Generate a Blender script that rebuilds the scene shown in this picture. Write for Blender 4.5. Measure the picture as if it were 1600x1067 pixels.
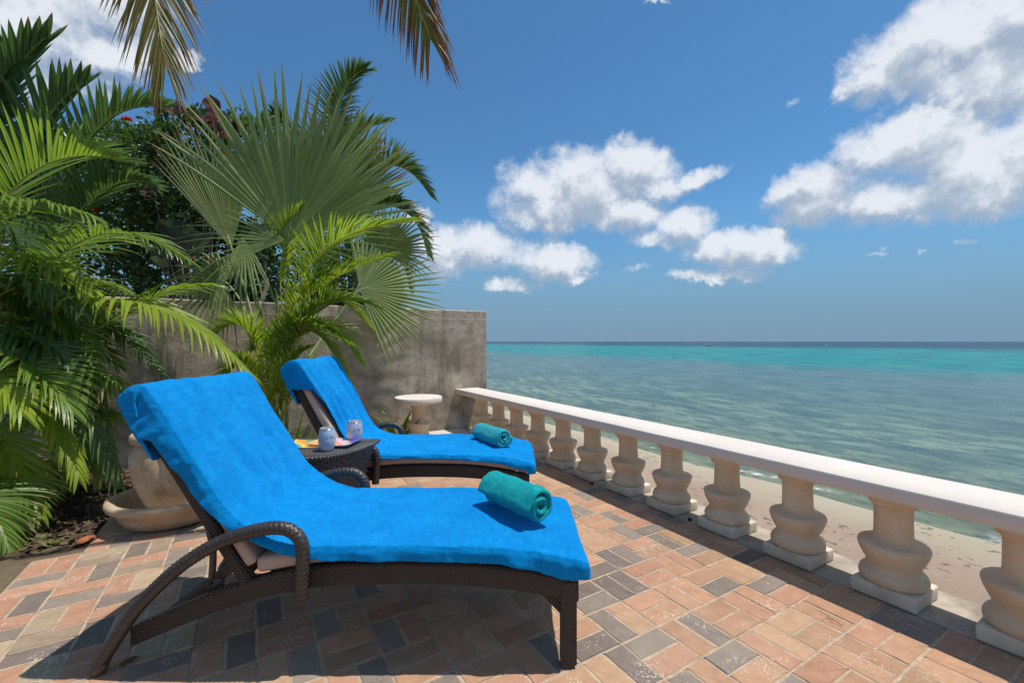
import bpy, bmesh, math, random
from mathutils import Vector, Matrix, noise
R = math.radians
S = bpy.context.scene
for o in list(bpy.data.objects): bpy.data.objects.remove(o)
C = S.collection

# ------------------------------------------------------------------ camera
YAW = R(31.017); CA, SA = math.cos(YAW), math.sin(YAW); F = 694.3; H = 1.25
cam_d = bpy.data.cameras.new('camera'); cam = bpy.data.objects.new('camera', cam_d); C.objects.link(cam)
cam.location = (0, 0, H); cam.rotation_euler = (R(90), 0, -YAW)
cam_d.sensor_width = 36; cam_d.lens = F/1600*36; cam_d.clip_start = 0.05; cam_d.clip_end = 30000
S.camera = cam

def w(X, d, z=0.0):
    """X metres to the right, d metres ahead of the viewpoint -> world"""
    return Vector((X*CA + d*SA, -X*SA + d*CA, z))
def at(u, v, d):
    return w((u-800)/F*d, d, H-(v-533.5)/F*d)

# ------------------------------------------------------------------ sun and sky
SUN = Vector((.300, -.150, 1)).normalized()
sd = bpy.data.lights.new('sun', 'SUN'); sd.energy = 3.75; sd.angle = R(.53); sd.color = (1, .95, .88)
so = bpy.data.objects.new('sun', sd); C.objects.link(so); so.location = (6, -4, 15)
so.rotation_euler = SUN.to_track_quat('Z', 'Y').to_euler()
S.view_settings.view_transform = 'Standard'; S.view_settings.look = 'None'
S.view_settings.exposure = 0.22; S.view_settings.gamma = 1.0
try: S.view_settings.use_curve_mapping = False
except Exception: pass
S.render.engine = 'CYCLES'
S.cycles.max_bounces = 6; S.cycles.diffuse_bounces = 3; S.cycles.transparent_max_bounces = 10

class NT:
    """small helper for node trees"""
    def __init__(s, t): s.t = t; s.n = t.nodes; s.l = t.links
    def new(s, typ, **kw):
        n = s.n.new(typ)
        for k, v in kw.items(): setattr(n, k, v)
        return n
    def put(s, sock, v):
        if hasattr(v, 'is_output') or isinstance(v, bpy.types.NodeSocket): s.l.new(v, sock)
        else:
            if isinstance(v, (tuple, list, Vector)) and len(sock.default_value) == 4 and len(v) == 3: v = tuple(v)+(1,)
            sock.default_value = v
    def math(s, op, a, b=None, c=None, clamp=False):
        n = s.new('ShaderNodeMath', operation=op, use_clamp=clamp); s.put(n.inputs[0], a)
        if b is not None: s.put(n.inputs[1], b)
        if c is not None: s.put(n.inputs[2], c)
        return n.outputs[0]
    def vmath(s, op, a, b=None, out=0):
        n = s.new('ShaderNodeVectorMath', operation=op); s.put(n.inputs[0], a)
        if b is not None: s.put(n.inputs[1], b)
        return n.outputs[out]
    def noise(s, vec, scale, detail=4, rough=.55, dist=0, col=False):
        n = s.new('ShaderNodeTexNoise'); s.put(n.inputs['Vector'], vec)
        n.inputs['Scale'].default_value = scale; n.inputs['Detail'].default_value = detail
        n.inputs['Roughness'].default_value = rough; n.inputs['Distortion'].default_value = dist
        return n.outputs['Color' if col else 'Fac']
    def mr(s, v, a, b, c=0., d=1., smooth=False):
        n = s.new('ShaderNodeMapRange'); n.clamp = True
        if smooth: n.interpolation_type = 'SMOOTHSTEP'
        s.put(n.inputs[0], v)
        for i, x in enumerate((a, b, c, d)): s.put(n.inputs[1+i], x)
        return n.outputs[0]
    def mix(s, f, a, b, mode='MIX'):
        n = s.new('ShaderNodeMix', data_type='RGBA', blend_type=mode, clamp_factor=True)
        s.put(n.inputs[0], f); s.put(n.inputs[6], a); s.put(n.inputs[7], b); return n.outputs[2]
    def bump(s, h, strength=.5, dist=.01, normal=None):
        n = s.new('ShaderNodeBump'); n.inputs['Strength'].default_value = strength
        n.inputs['Distance'].default_value = dist; s.put(n.inputs['Height'], h)
        if normal is not None: s.put(n.inputs['Normal'], normal)
        return n.outputs[0]
    def pos(s): return s.new('ShaderNodeNewGeometry').outputs['Position']
    def obj(s): return s.new('ShaderNodeTexCoord').outputs['Object']
    def sep(s, v):
        n = s.new('ShaderNodeSeparateXYZ'); s.put(n.inputs[0], v); return n.outputs
    def comb(s, x, y, z):
        n = s.new('ShaderNodeCombineXYZ'); s.put(n.inputs[0], x); s.put(n.inputs[1], y); s.put(n.inputs[2], z); return n.outputs[0]

W = bpy.data.worlds.new('World'); S.world = W; W.use_nodes = True
W.cycles.sampling_method = 'MANUAL'; W.cycles.sample_map_resolution = 256; W.node_tree.nodes.clear(); wt = NT(W.node_tree)
# cloud density as a reusable group: direction in, density out
G = bpy.data.node_groups.new('cloud_density', 'ShaderNodeTree')
G.interface.new_socket('Vector', in_out='INPUT', socket_type='NodeSocketVector')
G.interface.new_socket('Value', in_out='OUTPUT', socket_type='NodeSocketFloat')
g = NT(G); gi = g.new('NodeGroupInput'); go = g.new('NodeGroupOutput')
vec0 = gi.outputs[0]
wob = g.vmath('SCALE', g.vmath('SUBTRACT', g.noise(vec0, 7, 5, .6, col=True), (.5, .5, .5)))
wob.node.inputs['Scale'].default_value = .055
wob2 = g.vmath('SCALE', g.vmath('SUBTRACT', g.noise(vec0, 34, 4, .65, col=True), (.5, .5, .5))); wob2.node.inputs['Scale'].default_value = .045
vec = g.vmath('ADD', g.vmath('ADD', vec0, wob), wob2)
BL = [  # heading and height of each puff, half width, half height, slant, weight
    (895, 300, 112, 62, -.22, 1.15), (985, 268, 72, 48, 0, 1.15), (850, 335, 70, 34, -.1, 1), (1095, 276, 48, 18, -.3, .8), (960, 335, 90, 34, 0, 1), (1035, 290, 40, 30, 0, .9),
    (755, 385, 82, 38, .12, 1), (860, 408, 62, 34, .1, 1), (690, 395, 50, 44, 0, .9), (800, 446, 56, 13, 0, .6), (905, 436, 38, 11, -.2, .6), (655, 338, 28, 14, 0, .7),
    (1068, 352, 50, 32, 0, 1), (1020, 375, 54, 18, 0, .7), (1150, 390, 92, 32, .05, 1), (1120, 428, 88, 14, 0, .85), (1212, 372, 26, 16, -.3, .8), (1000, 418, 36, 9, -.35, .45),
    (1470, 75, 160, 66, -.30, 1.2), (1380, 105, 84, 52, -.35, 1.0), (1560, 110, 150, 80, 0, 1.2), (1620, 10, 200, 90, 0, 1.2), (1318, 140, 34, 20, -.2, .6),
    (1430, 225, 150, 60, -.22, 1.2), (1290, 298, 92, 48, -.30, 1.15), (1390, 310, 130, 44, 0, 1.15), (1530, 275, 160, 66, -.15, 1.2), (1660, 230, 190, 90, 0, 1.2), (1740, 120, 220, 160, 0, 1.2),
    (1510, 374, 32, 10, .1, .38), (1455, 391, 14, 7, 0, .30), (1380, 402, 34, 7, 0, .22), (1240, 165, 20, 9, -.9, .12),
    (50, 15, 190, 80, 0, 1.1), (150, 70, 120, 50, .1, .85), (-60, 60, 170, 100, 0, 1.1), (288, 92, 30, 18, 0, .75), (235, 85, 60, 26, 0, .7), (60, 120, 120, 50, 0, .7), (1025, 3, 30, 7, 0, .45)]
cur = None
for (u, v, ru, rv, sl, wt_) in BL:
    c = (at(u, v, 1)-Vector((0, 0, H))).normalized()
    r_ = ((at(u+ru, v+ru*sl, 1)-Vector((0, 0, H))).normalized()-c); a_ = r_.length; r_ = r_.normalized()
    up = (at(u, v-rv, 1)-Vector((0, 0, H))).normalized()-c; b_ = up.length; up = (up - r_*up.dot(r_)).normalized()
    dv = g.vmath('SUBTRACT', vec, tuple(c))
    p = g.vmath('DOT_PRODUCT', dv, tuple(r_/a_), out=1); q = g.vmath('DOT_PRODUCT', dv, tuple(up/b_), out=1)
    r2 = g.math('ADD', g.math('MULTIPLY', p, p), g.math('MULTIPLY', q, q))
    m = g.math('SUBTRACT', wt_+.20, g.math('MULTIPLY', r2, .78))
    if cur is None: cur = m
    else:
        n = g.new('ShaderNodeMath', operation='SMOOTH_MAX'); g.put(n.inputs[0], cur); g.put(n.inputs[1], m); n.inputs[2].default_value = .18
        cur = n.outputs[0]
# unseen broken cumulus added outside the view, to raise and whiten fill light
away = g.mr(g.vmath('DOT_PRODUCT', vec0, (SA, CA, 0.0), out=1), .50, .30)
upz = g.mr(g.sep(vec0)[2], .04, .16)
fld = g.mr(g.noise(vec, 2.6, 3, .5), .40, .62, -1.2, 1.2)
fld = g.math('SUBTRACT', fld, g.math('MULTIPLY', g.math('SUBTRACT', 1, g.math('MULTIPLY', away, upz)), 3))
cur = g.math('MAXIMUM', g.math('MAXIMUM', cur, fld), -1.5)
n1 = g.noise(vec0, 8, 6, .62); n2 = g.noise(vec0, 38, 4, .65)
vo = g.new('ShaderNodeTexVoronoi', feature='SMOOTH_F1'); g.put(vo.inputs['Vector'], g.vmath('ADD', vec0, g.vmath('MULTIPLY', g.noise(vec0, 26, 3, .65, col=True), (.06, .06, .06)))); vo.inputs['Scale'].default_value = 17; vo.inputs['Smoothness'].default_value = .35
bil = g.math('MULTIPLY', g.math('SUBTRACT', .42, vo.outputs['Distance']), .95)
nn = g.math('ADD', g.math('MULTIPLY', bil, .62), g.math('ADD', g.math('MULTIPLY', g.math('SUBTRACT', n1, .5), 1.15), g.math('MULTIPLY', g.math('SUBTRACT', n2, .5), .65)))
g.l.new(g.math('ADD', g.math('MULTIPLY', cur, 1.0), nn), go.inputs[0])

def grp(v):
    n = wt.new('ShaderNodeGroup'); n.node_tree = G; wt.put(n.inputs[0], v); return n.outputs[0]
D = wt.new('ShaderNodeTexCoord').outputs['Generated']
D = wt.vmath('NORMALIZE', D)
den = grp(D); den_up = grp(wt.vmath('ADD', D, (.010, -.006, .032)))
sky = wt.new('ShaderNodeTexSky', sky_type='NISHITA'); sky.sun_disc = False
sky.sun_elevation = math.asin(SUN.z); sky.sun_rotation = math.atan2(SUN.x, SUN.y)
sky.air_density = 1.0; sky.dust_density = .3; sky.ozone_density = 1.6
skyc = wt.mix(1, sky.outputs[0], (.345, .60, .73), 'MULTIPLY')
hz = wt.mr(wt.math('ABSOLUTE', wt.sep(D)[2]), 0, .30, 1, 0, smooth=True)
skyc = wt.mix(wt.math('MULTIPLY', hz, .95), skyc, (1.12, 1.84, 2.70))
alpha = wt.mr(den, -.02, 1.0, smooth=True)
lit = wt.mr(wt.math('SUBTRACT', den_up, den), -.55, .55, 1, 0)
core = wt.mr(den, .5, 1.6, 1, .80)
soft = wt.mr(wt.noise(D, 12, 4, .55), .36, .60, .55, 1.15)
lum = wt.math('MULTIPLY', wt.math('MULTIPLY', lit, core), soft)
cc = wt.mix(wt.mr(lum, .10, .72, smooth=True), (2.25, 2.75, 3.45), (4.9, 5.1, 5.4))
final = wt.mix(wt.math('MULTIPLY', alpha, .95), skyc, cc)
bg = wt.new('ShaderNodeBackground'); bg.inputs['Strength'].default_value = .145
wt.l.new(final, bg.inputs[0])
wo = wt.new('ShaderNodeOutputWorld'); wt.l.new(bg.outputs[0], wo.inputs[0])

# ------------------------------------------------------------------ materials
def mat(name):
    m = bpy.data.materials.new(name); m.use_nodes = True
    t = NT(m.node_tree); b = m.node_tree.nodes['Principled BSDF']
    return m, t, b
def simple(name, col, rough=.7, var=.25, scale=8, bump=.2, bscale=60, spec=.3, bdist=.004, metal=0):
    m, t, b = mat(name); o = t.obj()
    n = t.noise(o, scale, 5)
    c = t.mix(t.mr(n, .3, .7), tuple(x*(1-var) for x in col), tuple(min(1, x*(1+var)) for x in col))
    t.put(b.inputs['Base Color'], c); b.inputs['Roughness'].default_value = rough
    b.inputs['Specular IOR Level'].default_value = spec; b.inputs['Metallic'].default_value = metal
    if bump: t.put(b.inputs['Normal'], t.bump(t.noise(o, bscale, 5), bump, bdist))
    return m

def brick_mat(name, attr):
    m, t, b = mat(name)
    if attr:
        a = t.new('ShaderNodeAttribute', attribute_name='col'); base = a.outputs['Color']
    else: base = t.new('ShaderNodeObjectInfo').outputs['Color']
    p = t.pos()
    n = t.noise(p, 14, 6, .65); n2 = t.noise(p, 110, 5, .7); n3 = t.noise(p, 2.2, 3)
    c = t.mix(t.mr(n, .3, .75), t.mix(1, base, (.80, .76, .72), 'MULTIPLY'), t.mix(1, base, (1.16, 1.14, 1.12), 'MULTIPLY'))
    c = t.mix(t.mr(n2, .35, .7, 0, .55), c, t.mix(1, base, (.72, .70, .68), 'MULTIPLY'))
    # pale sand grains caught on the surface, thicker in patches
    v = t.new('ShaderNodeTexVoronoi'); t.put(v.inputs['Vector'], t.vmath('ADD', p, t.vmath('MULTIPLY', t.noise(p, 60, 2, col=True), (.01, .01, .01)))); v.inputs['Scale'].default_value = 135
    patch = t.mr(t.noise(p, 5.5, 4, .6), .44, .66)
    sp = t.math('LESS_THAN', v.outputs['Distance'], t.math('MULTIPLY', patch, .40))
    sel = t.math('GREATER_THAN', t.noise(v.outputs['Position'], 55, 2), .49)
    sp = t.math('MULTIPLY', sp, sel)
    c = t.mix(t.math('MULTIPLY', sp, .8), c, (.72, .64, .55))
    c = t.mix(t.mr(t.noise(p, 1.3, 5, .6), .5, .72, 0, .14), c, (.62, .50, .38))
    t.put(b.inputs['Base Color'], c); b.inputs['Roughness'].default_value = .85; b.inputs['Specular IOR Level'].default_value = .2
    h = t.math('ADD', t.math('MULTIPLY', n2, .5), t.math('MULTIPLY', t.noise(p, 400, 3), .5))
    t.put(b.inputs['Normal'], t.bump(h, .55, .004))
    return m
M_brick = brick_mat('paver', False); M_brick2 = brick_mat('paver_far', True)

def stone(name, col, stain, gloss=.8):
    m, t, b = mat(name); p = t.pos(); o = t.sep(p)
    n = t.noise(p, 6, 7, .62, .3); n2 = t.noise(p, 45, 5, .6)
    c = t.mix(t.mr(n, .35, .68), stain, col)
    c = t.mix(t.mr(n2, .52, .75, 0, .35), c, tuple(x*.62 for x in col))
    v = t.new('ShaderNodeTexVoronoi'); t.put(v.inputs['Vector'], p); v.inputs['Scale'].default_value = 60
    pit = t.math('MULTIPLY', t.math('LESS_THAN', v.outputs['Distance'], .16), t.math('GREATER_THAN', t.noise(p, 9, 3), .57))
    c = t.mix(t.math('MULTIPLY', pit, .55), c, tuple(x*.35 for x in stain))
    t.put(b.inputs['Base Color'], c); b.inputs['Roughness'].default_value = gloss; b.inputs['Specular IOR Level'].default_value = .25
    h = t.math('SUBTRACT', t.math('ADD', t.math('MULTIPLY', n, .6), t.math('MULTIPLY', t.noise(p, 180, 4), .35)), t.math('MULTIPLY', pit, .5))
    t.put(b.inputs['Normal'], t.bump(h, .45, .008))
    return m
M_bal = stone('cast_stone', (.72, .59, .43), (.62, .47, .31))
M_plinth = stone('plinth_stone', (.76, .67, .54), (.54, .46, .35))
def rail_mat():
    m, t, b = mat('rail_paint'); p = t.pos(); n = t.noise(p, 3, 6, .6); n2 = t.noise(p, 60, 4, .6)
    c = t.mix(t.mr(n, .35, .7), (.64, .575, .51), (.69, .625, .56)); c = t.mix(t.mr(n2, .6, .75, 0, .25), c, (.55, .47, .40))
    t.put(b.inputs['Base Color'], c); b.inputs['Roughness'].default_value = .75; b.inputs['Specular IOR Level'].default_value = .2
    t.put(b.inputs['Normal'], t.bump(n2, .25, .003)); return m
M_rail = rail_mat()
M_pot = stone('pot_stone', (.56, .45, .33), (.40, .26, .14))
M_ledge = stone('ledge_concrete', (.52, .45, .36), (.27, .22, .165))
M_slab = stone('slab_concrete', (.66, .60, .50), (.52, .46, .37))

def wall_mat():
    m, t, b = mat('cement_render'); p = t.pos(); x, y, z = t.sep(p)
    n = t.noise(p, 1.6, 8, .62, .6); n2 = t.noise(p, 7, 6, .65, .4); n3 = t.noise(p, 50, 4)
    st = t.noise(t.comb(t.math('MULTIPLY', x, 6), y, t.math('MULTIPLY', z, .7)), 1.0, 5, .6)
    c = t.mix(t.mr(n, .38, .62), (.235, .195, .152), (.56, .475, .38))
    c = t.mix(t.mr(n2, .50, .72, 0, .65), c, (.17, .145, .115))
    c = t.mix(t.mr(st, .50, .66, 0, .6), c, (.17, .145, .115))
    c = t.mix(t.mr(n2, .25, .42, .40, 0), c, (.50, .46, .40))
    top = t.mr(z, 1.60, 1.56)                 # seam under the coping course
    seam = t.math('MULTIPLY', t.mr(t.math('ABSOLUTE', t.math('SUBTRACT', z, 1.575)), 0, .014, 1, 0), t.mr(n2, .35, .5))
    c = t.mix(t.math('MULTIPLY', seam, .6), c, (.62, .57, .50))
    c = t.mix(t.mr(z, 1.692, 1.700, 0, .5), c, (.5, .47, .42))
    t.put(b.inputs['Base Color'], c); b.inputs['Roughness'].default_value = .9; b.inputs['Specular IOR Level'].default_value = .15
    h = t.math('ADD', t.math('MULTIPLY', n2, .7), t.math('MULTIPLY', n3, .25))
    t.put(b.inputs['Normal'], t.bump(h, .55, .02))
    return m
M_wall = wall_mat()

def sand_mat():
    m, t, b = mat('sand'); p = t.pos(); x, y, z = t.sep(p)
    n = t.noise(p, .8, 5); n2 = t.noise(p, 300, 3)
    c = t.mix(t.mr(n, .3, .7), (.36, .26, .19), (.44, .33, .25))
    wet = t.mr(t.math('ADD', x, t.math('MULTIPLY', t.noise(p, .5, 4), 1.6)), 7.2, 8.9)
    c = t.mix(t.math('MULTIPLY', wet, .8), c, (.50, .46, .33))
    # scraps of dry weed lying along the tide line
    v = t.new('ShaderNodeTexVoronoi'); t.put(v.inputs['Vector'], t.vmath('MULTIPLY', t.vmath('ADD', p, t.vmath('MULTIPLY', t.noise(p, 9, 3, col=True), (.25, .25, 0))), (1.0, .55, 1))); v.inputs['Scale'].default_value = 8.5
    zone = t.math('MULTIPLY', t.mr(t.math('ADD', x, t.math('MULTIPLY', t.noise(p, .7, 3), 1.6)), 4.2, 6.2), t.mr(t.noise(p, 1.1, 3), .32, .5))
    wd = t.math('LESS_THAN', v.outputs['Distance'], t.math('MULTIPLY', zone, t.mr(t.noise(p, 14, 2), .35, .7, .05, .42)))
    c = t.mix(t.math('MULTIPLY', wd, .8), c, (.10, .085, .065))
    t.put(b.inputs['Base Color'], c); b.inputs['Roughness'].default_value = .9; b.inputs['Specular IOR Level'].default_value = .15
    t.put(b.inputs['Normal'], t.bump(t.math('ADD', t.noise(p, 6, 5), t.math('MULTIPLY', n2, .3)), .7, .05))
    return m
M_sand = sand_mat()

def sea_mat():
    m, t, b = mat('sea_water'); p = t.pos(); x, y, z = t.sep(p)
    # patches of reef, weed and sand grow wider with distance from the shore
    lx = t.math('LOGARITHM', t.math('MAXIMUM', t.math('SUBTRACT', x, 3), 1), 2.71828)
    yr = t.math('DIVIDE', y, t.math('MAXIMUM', t.math('ADD', x, 2), 6))
    q = t.comb(t.math('MULTIPLY', yr, 4.6), t.math('MULTIPLY', lx, 5.5), 0)
    big = t.noise(q, .9, 5, .55, .5); mid = t.noise(q, 3.2, 6, .62, .4); sm = t.noise(q, 12, 6, .68, .3); fine = t.noise(q, 40, 4, .65)
    lm = t.math('ADD', lx, t.math('ADD', t.math('MULTIPLY', t.math('SUBTRACT', big, .5), 1.0), t.math('MULTIPLY', t.math('SUBTRACT', mid, .5), .9)))
    xd = t.math('ADD', x, t.math('MULTIPLY', t.math('SUBTRACT', mid, .5), 5))
    c = t.mix(t.mr(lm, 1.9, 2.75), (.33, .42, .30), (.15, .245, .20))
    c = t.mix(t.mr(lm, 2.6, 3.4), c, (.10, .205, .23))
    c = t.mix(t.mr(t.math('ADD', t.math('MULTIPLY', mid, .6), t.math('MULTIPLY', sm, .4)), .46, .54, 0, .85), c, (.055, .125, .13))
    c = t.mix(t.mr(t.math('ADD', t.math('MULTIPLY', sm, .6), t.math('MULTIPLY', fine, .4)), .50, .62, 0, .8), c, (.20, .31, .30))
    c = t.mix(t.mr(sm, .34, .47, .75, 0), c, (.05, .12, .125))
    c = t.mix(t.mr(big, .50, .62, 0, .45), c, (.05, .12, .13))
    c = t.mix(.12, c, (0.0, .01, .01))
    tq = t.math('MULTIPLY', t.mr(lm, 3.55, 4.05, smooth=True), t.mr(sm, .36, .50, .55, 1))
    tqc = t.mix(t.mr(mid, .46, .60), (.0, .235, .235), (.005, .12, .15))
    tqc = t.mix(t.mr(sm, .50, .68, 0, .5), tqc, (.0, .30, .28))
    c = t.mix(tq, c, tqc)
    c = t.mix(t.mr(lm, 5.0, 5.6, smooth=True), c, (0.008, 0.051, 0.092))
    c = t.mix(t.mr(fine, .55, .75, 0, .25), c, (0.020, 0.054, 0.061))  # light and dark of fine ripples painted into the water colour
    foam = t.math('MULTIPLY', t.mr(t.math('ABSOLUTE', t.math('SUBTRACT', t.math('ADD', x, t.math('MULTIPLY', t.math('SUBTRACT', t.noise(p, .35, 3), .5), 2.2)), 8.35)), .05, .35, 1, 0), t.mr(t.noise(p, 1.1, 6, .7), .55, .63))
    c = t.mix(foam, c, (.8, .8, .8))
    t.put(b.inputs['Base Color'], c)
    t.put(b.inputs['Specular IOR Level'], t.mr(x, 10, 60, .20, .035)); b.inputs['Roughness'].default_value = .3
    rip = t.noise(t.comb(x, t.math('MULTIPLY', y, .6), 0), 2.4, 7, .6, .2)
    t.put(b.inputs['Normal'], t.bump(t.math('ADD', rip, t.math('MULTIPLY', fine, .6)), .7, .12))
    tr = t.new('ShaderNodeBsdfTransparent'); tr.inputs[0].default_value = (.88, .96, .88, 1)
    mx = t.new('ShaderNodeMixShader')
    al = t.math('MAXIMUM', t.mr(xd, 7.6, 12.5, .42, 1), foam)
    t.put(mx.inputs[0], al); t.l.new(tr.outputs[0], mx.inputs[1]); t.l.new(b.outputs[0], mx.inputs[2])
    t.l.new(mx.outputs[0], t.n['Material Output'].inputs[0])
    return m
M_sea = sea_mat()

def soil_mat():
    m, t, b = mat('soil'); p = t.pos(); x, y, z = t.sep(p)
    n = t.noise(p, 22, 7, .7); n2 = t.noise(p, 2.5, 4)
    c = t.mix(t.mr(n, .35, .7), (.022, .016, .012), (.10, .072, .05))
    dry = t.math('MULTIPLY', t.mr(t.math('ADD', y, t.math('MULTIPLY', n2, .8)), 4.5, 4.0), 1.0)
    c = t.mix(t.math('MULTIPLY', dry, .75), c, t.mix(n, (.16, .12, .075), (.30, .235, .15)))
    t.put(b.inputs['Base Color'], c); b.inputs['Roughness'].default_value = .95; b.inputs['Specular IOR Level'].default_value = .1
    t.put(b.inputs['Normal'], t.bump(n, .9, .03))
    return m
M_soil = soil_mat()
M_joint = simple('joint_sand', (.45, .345, .24), .95, .25, 20, .5, 300)
M_land = simple('dry_earth', (.16, .13, .085), .95, .3, 1.5, .5, 20)
M_chip = simple('mulch_chip', (.085, .055, .036), .9, .5, 30, .3, 100)

def leaf_mat(name, c0, c1, tip=(.32, .20, .08), tipstart=.9, trans=.35, rough=.42, spec=.4, tiprand=.3):
    m, t, b = mat(name)
    a = t.new('ShaderNodeAttribute', attribute_name='leaf'); r_, g_, b_ = t.sep(a.outputs['Color'])
    n = t.noise(t.pos(), 3.0, 3)
    f = t.math('ADD', t.math('MULTIPLY', r_, .75), t.math('MULTIPLY', t.math('SUBTRACT', n, .5), .8), clamp=True)
    c = t.mix(f, c0, c1)
    c = t.mix(t.mr(b_, .75, 1, 0, .45), c, tuple(min(1, x*1.5+.02) for x in c1))     # paler midrib
    th = t.math('SUBTRACT', g_, t.math('MULTIPLY', t.math('SUBTRACT', r_, .5), tiprand))
    c = t.mix(t.mr(th, tipstart, tipstart+.12), c, tip)
    t.put(b.inputs['Base Color'], c); b.inputs['Roughness'].default_value = rough; b.inputs['Specular IOR Level'].default_value = spec
    tl = t.new('ShaderNodeBsdfTranslucent'); t.put(tl.inputs[0], t.mix(1, c, (1.5, 1.5, .7), 'MULTIPLY'))
    mx = t.new('ShaderNodeMixShader'); mx.inputs[0].default_value = trans
    t.l.new(b.outputs[0], mx.inputs[1]); t.l.new(tl.outputs[0], mx.inputs[2]); t.l.new(mx.outputs[0], t.n['Material Output'].inputs[0])
    return m
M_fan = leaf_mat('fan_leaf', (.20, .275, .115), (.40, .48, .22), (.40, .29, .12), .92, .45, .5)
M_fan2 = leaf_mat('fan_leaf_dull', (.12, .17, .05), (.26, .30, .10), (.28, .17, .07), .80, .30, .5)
M_areca = leaf_mat('areca_leaf', (.095, .185, .03), (.27, .375, .07), (.50, .38, .24), .88, .45, .38, .5, .5)
M_arecaY = leaf_mat('areca_leaf_bright', (.17, .27, .03), (.40, .48, .06), (.40, .33, .10), .95, .48, .4)
M_dark = leaf_mat('palm_leaf_dark', (.055, .115, .035), (.14, .24, .075), (.14, .09, .04), .90, .3, .4)
M_coco = leaf_mat('coconut_leaf', (.15, .15, .03), (.28, .22, .055), (.24, .11, .04), .62, .4, .4, .4, .9)
M_bush = leaf_mat('bush_leaf', (.038, .088, .02), (.15, .25, .065), (.10, .10, .03), .99, .25, .35, .5)
M_red = leaf_mat('red_leaf', (.045, .014, .010), (.13, .040, .024), (.10, .03, .02), .9, .25, .4)
M_olive = leaf_mat('olive_big_leaf', (.025, .042, .016), (.07, .095, .035), (.12, .08, .03), 1.3, .25, .4)
M_flower = leaf_mat('red_petal', (.45, .01, .01), (.65, .04, .02), (.5, .02, .02), 1.2, .3, .5)
M_grass = leaf_mat('grass', (.07, .12, .02), (.22, .24, .07), (.3, .25, .12), .8, .3, .6)
M_stem = simple('palm_stem', (.20, .25, .06), .5, .35, 6, .2, 40)
M_petiole = simple('petiole', (.25, .31, .12), .5, .2, 5, .1, 40)
M_rachY = simple('rachis_yellow', (.38, .38, .08), .5, .2, 5, .1, 40)
M_bark = simple('bark', (.20, .165, .125), .9, .35, 7, .6, 30)

def wicker(name, c0, c1, su=60, sv=100):
    m, t, b = mat(name); x, y, z = t.sep(t.obj())
    br = t.new('ShaderNodeTexBrick'); br.offset = .5
    t.put(br.inputs['Vector'], t.comb(t.math('ADD', x, t.math('MULTIPLY', y, .8)), t.math('ADD', z, t.math('MULTIPLY', y, .05)), 0))
    br.inputs['Scale'].default_value = 1; br.inputs['Brick Width'].default_value = 1/su; br.inputs['Row Height'].default_value = 1/sv
    br.inputs['Mortar Size'].default_value = .0016; br.inputs['Mortar Smooth'].default_value = 1
    wv = t.math('SINE', t.math('MULTIPLY', t.math('ADD', x, y), su*6.283)); wz = t.math('SINE', t.math('MULTIPLY', z, sv*6.283/2))
    h = t.math('ADD', t.math('MULTIPLY', t.math('MULTIPLY', wv, wz), .5), t.math('SUBTRACT', 1, br.outputs['Fac']))
    n = t.noise(t.obj(), 9, 4)
    c = t.mix(t.mr(h, -.3, 1.1), c0, c1); c = t.mix(t.mr(n, .4, .7, 0, .25), c, tuple(q*1.3 for q in c1))
    t.put(b.inputs['Base Color'], c); b.inputs['Roughness'].default_value = .42; b.inputs['Specular IOR Level'].default_value = .5
    t.put(b.inputs['Normal'], t.bump(h, 1, .007))
    return m
M_wick = wicker('wicker_brown', (.010, .0075, .007), (.072, .054, .046))
M_wickT = wicker('wicker_table', (.010, .010, .012), (.12, .115, .12), 36, 56)
M_tube = simple('wicker_wrap', (.040, .032, .029), .38, .35, 60, .5, 260, .5, .002)
M_metal = simple('brown_metal', (.085, .062, .050), .45, .2, 10, .1, 60, .5)
M_cush = simple('cushion_cloth', (.52, .37, .30), .9, .08, 4, .4, 500, .15, .002)

def terry(name, c0, c1, sheen):
    m, t, b = mat(name); o = t.obj()
    n = t.noise(o, 7, 5, .65, .5); n2 = t.noise(o, 170, 4, .75); n3 = t.noise(t.vmath('MULTIPLY', o, (1.0, .45, 1.0)), 42, 5, .7, .8)
    c = t.mix(t.mr(t.math('ADD', t.math('MULTIPLY', n, .45), t.math('MULTIPLY', n3, .55)), .40, .60), c0, c1)
    c = t.mix(t.mr(n2, .3, .5, .25, 0), c, tuple(x*.55 for x in c0))
    t.put(b.inputs['Base Color'], c); b.inputs['Roughness'].default_value = .95; b.inputs['Specular IOR Level'].default_value = .08
    b.inputs['Sheen Weight'].default_value = .35; b.inputs['Sheen Roughness'].default_value = .45; b.inputs['Sheen Tint'].default_value = sheen+(1,)
    h = t.math('ADD', n2, t.math('ADD', t.math('MULTIPLY', n3, 1.1), t.math('MULTIPLY', t.noise(o, 420, 3), .6)))
    t.put(b.inputs['Normal'], t.bump(h, .85, .006))
    return m
M_blue = terry('blue_terry', (.0, .22, .60), (.003, .31, .76), (.1, .5, 1))
M_teal = terry('teal_terry', (.0, .27, .31), (.012, .42, .42), (.2, .8, .8))
M_tealL = terry('pale_teal_terry', (.01, .30, .36), (.045, .46, .48), (.4, .9, .9))

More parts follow.
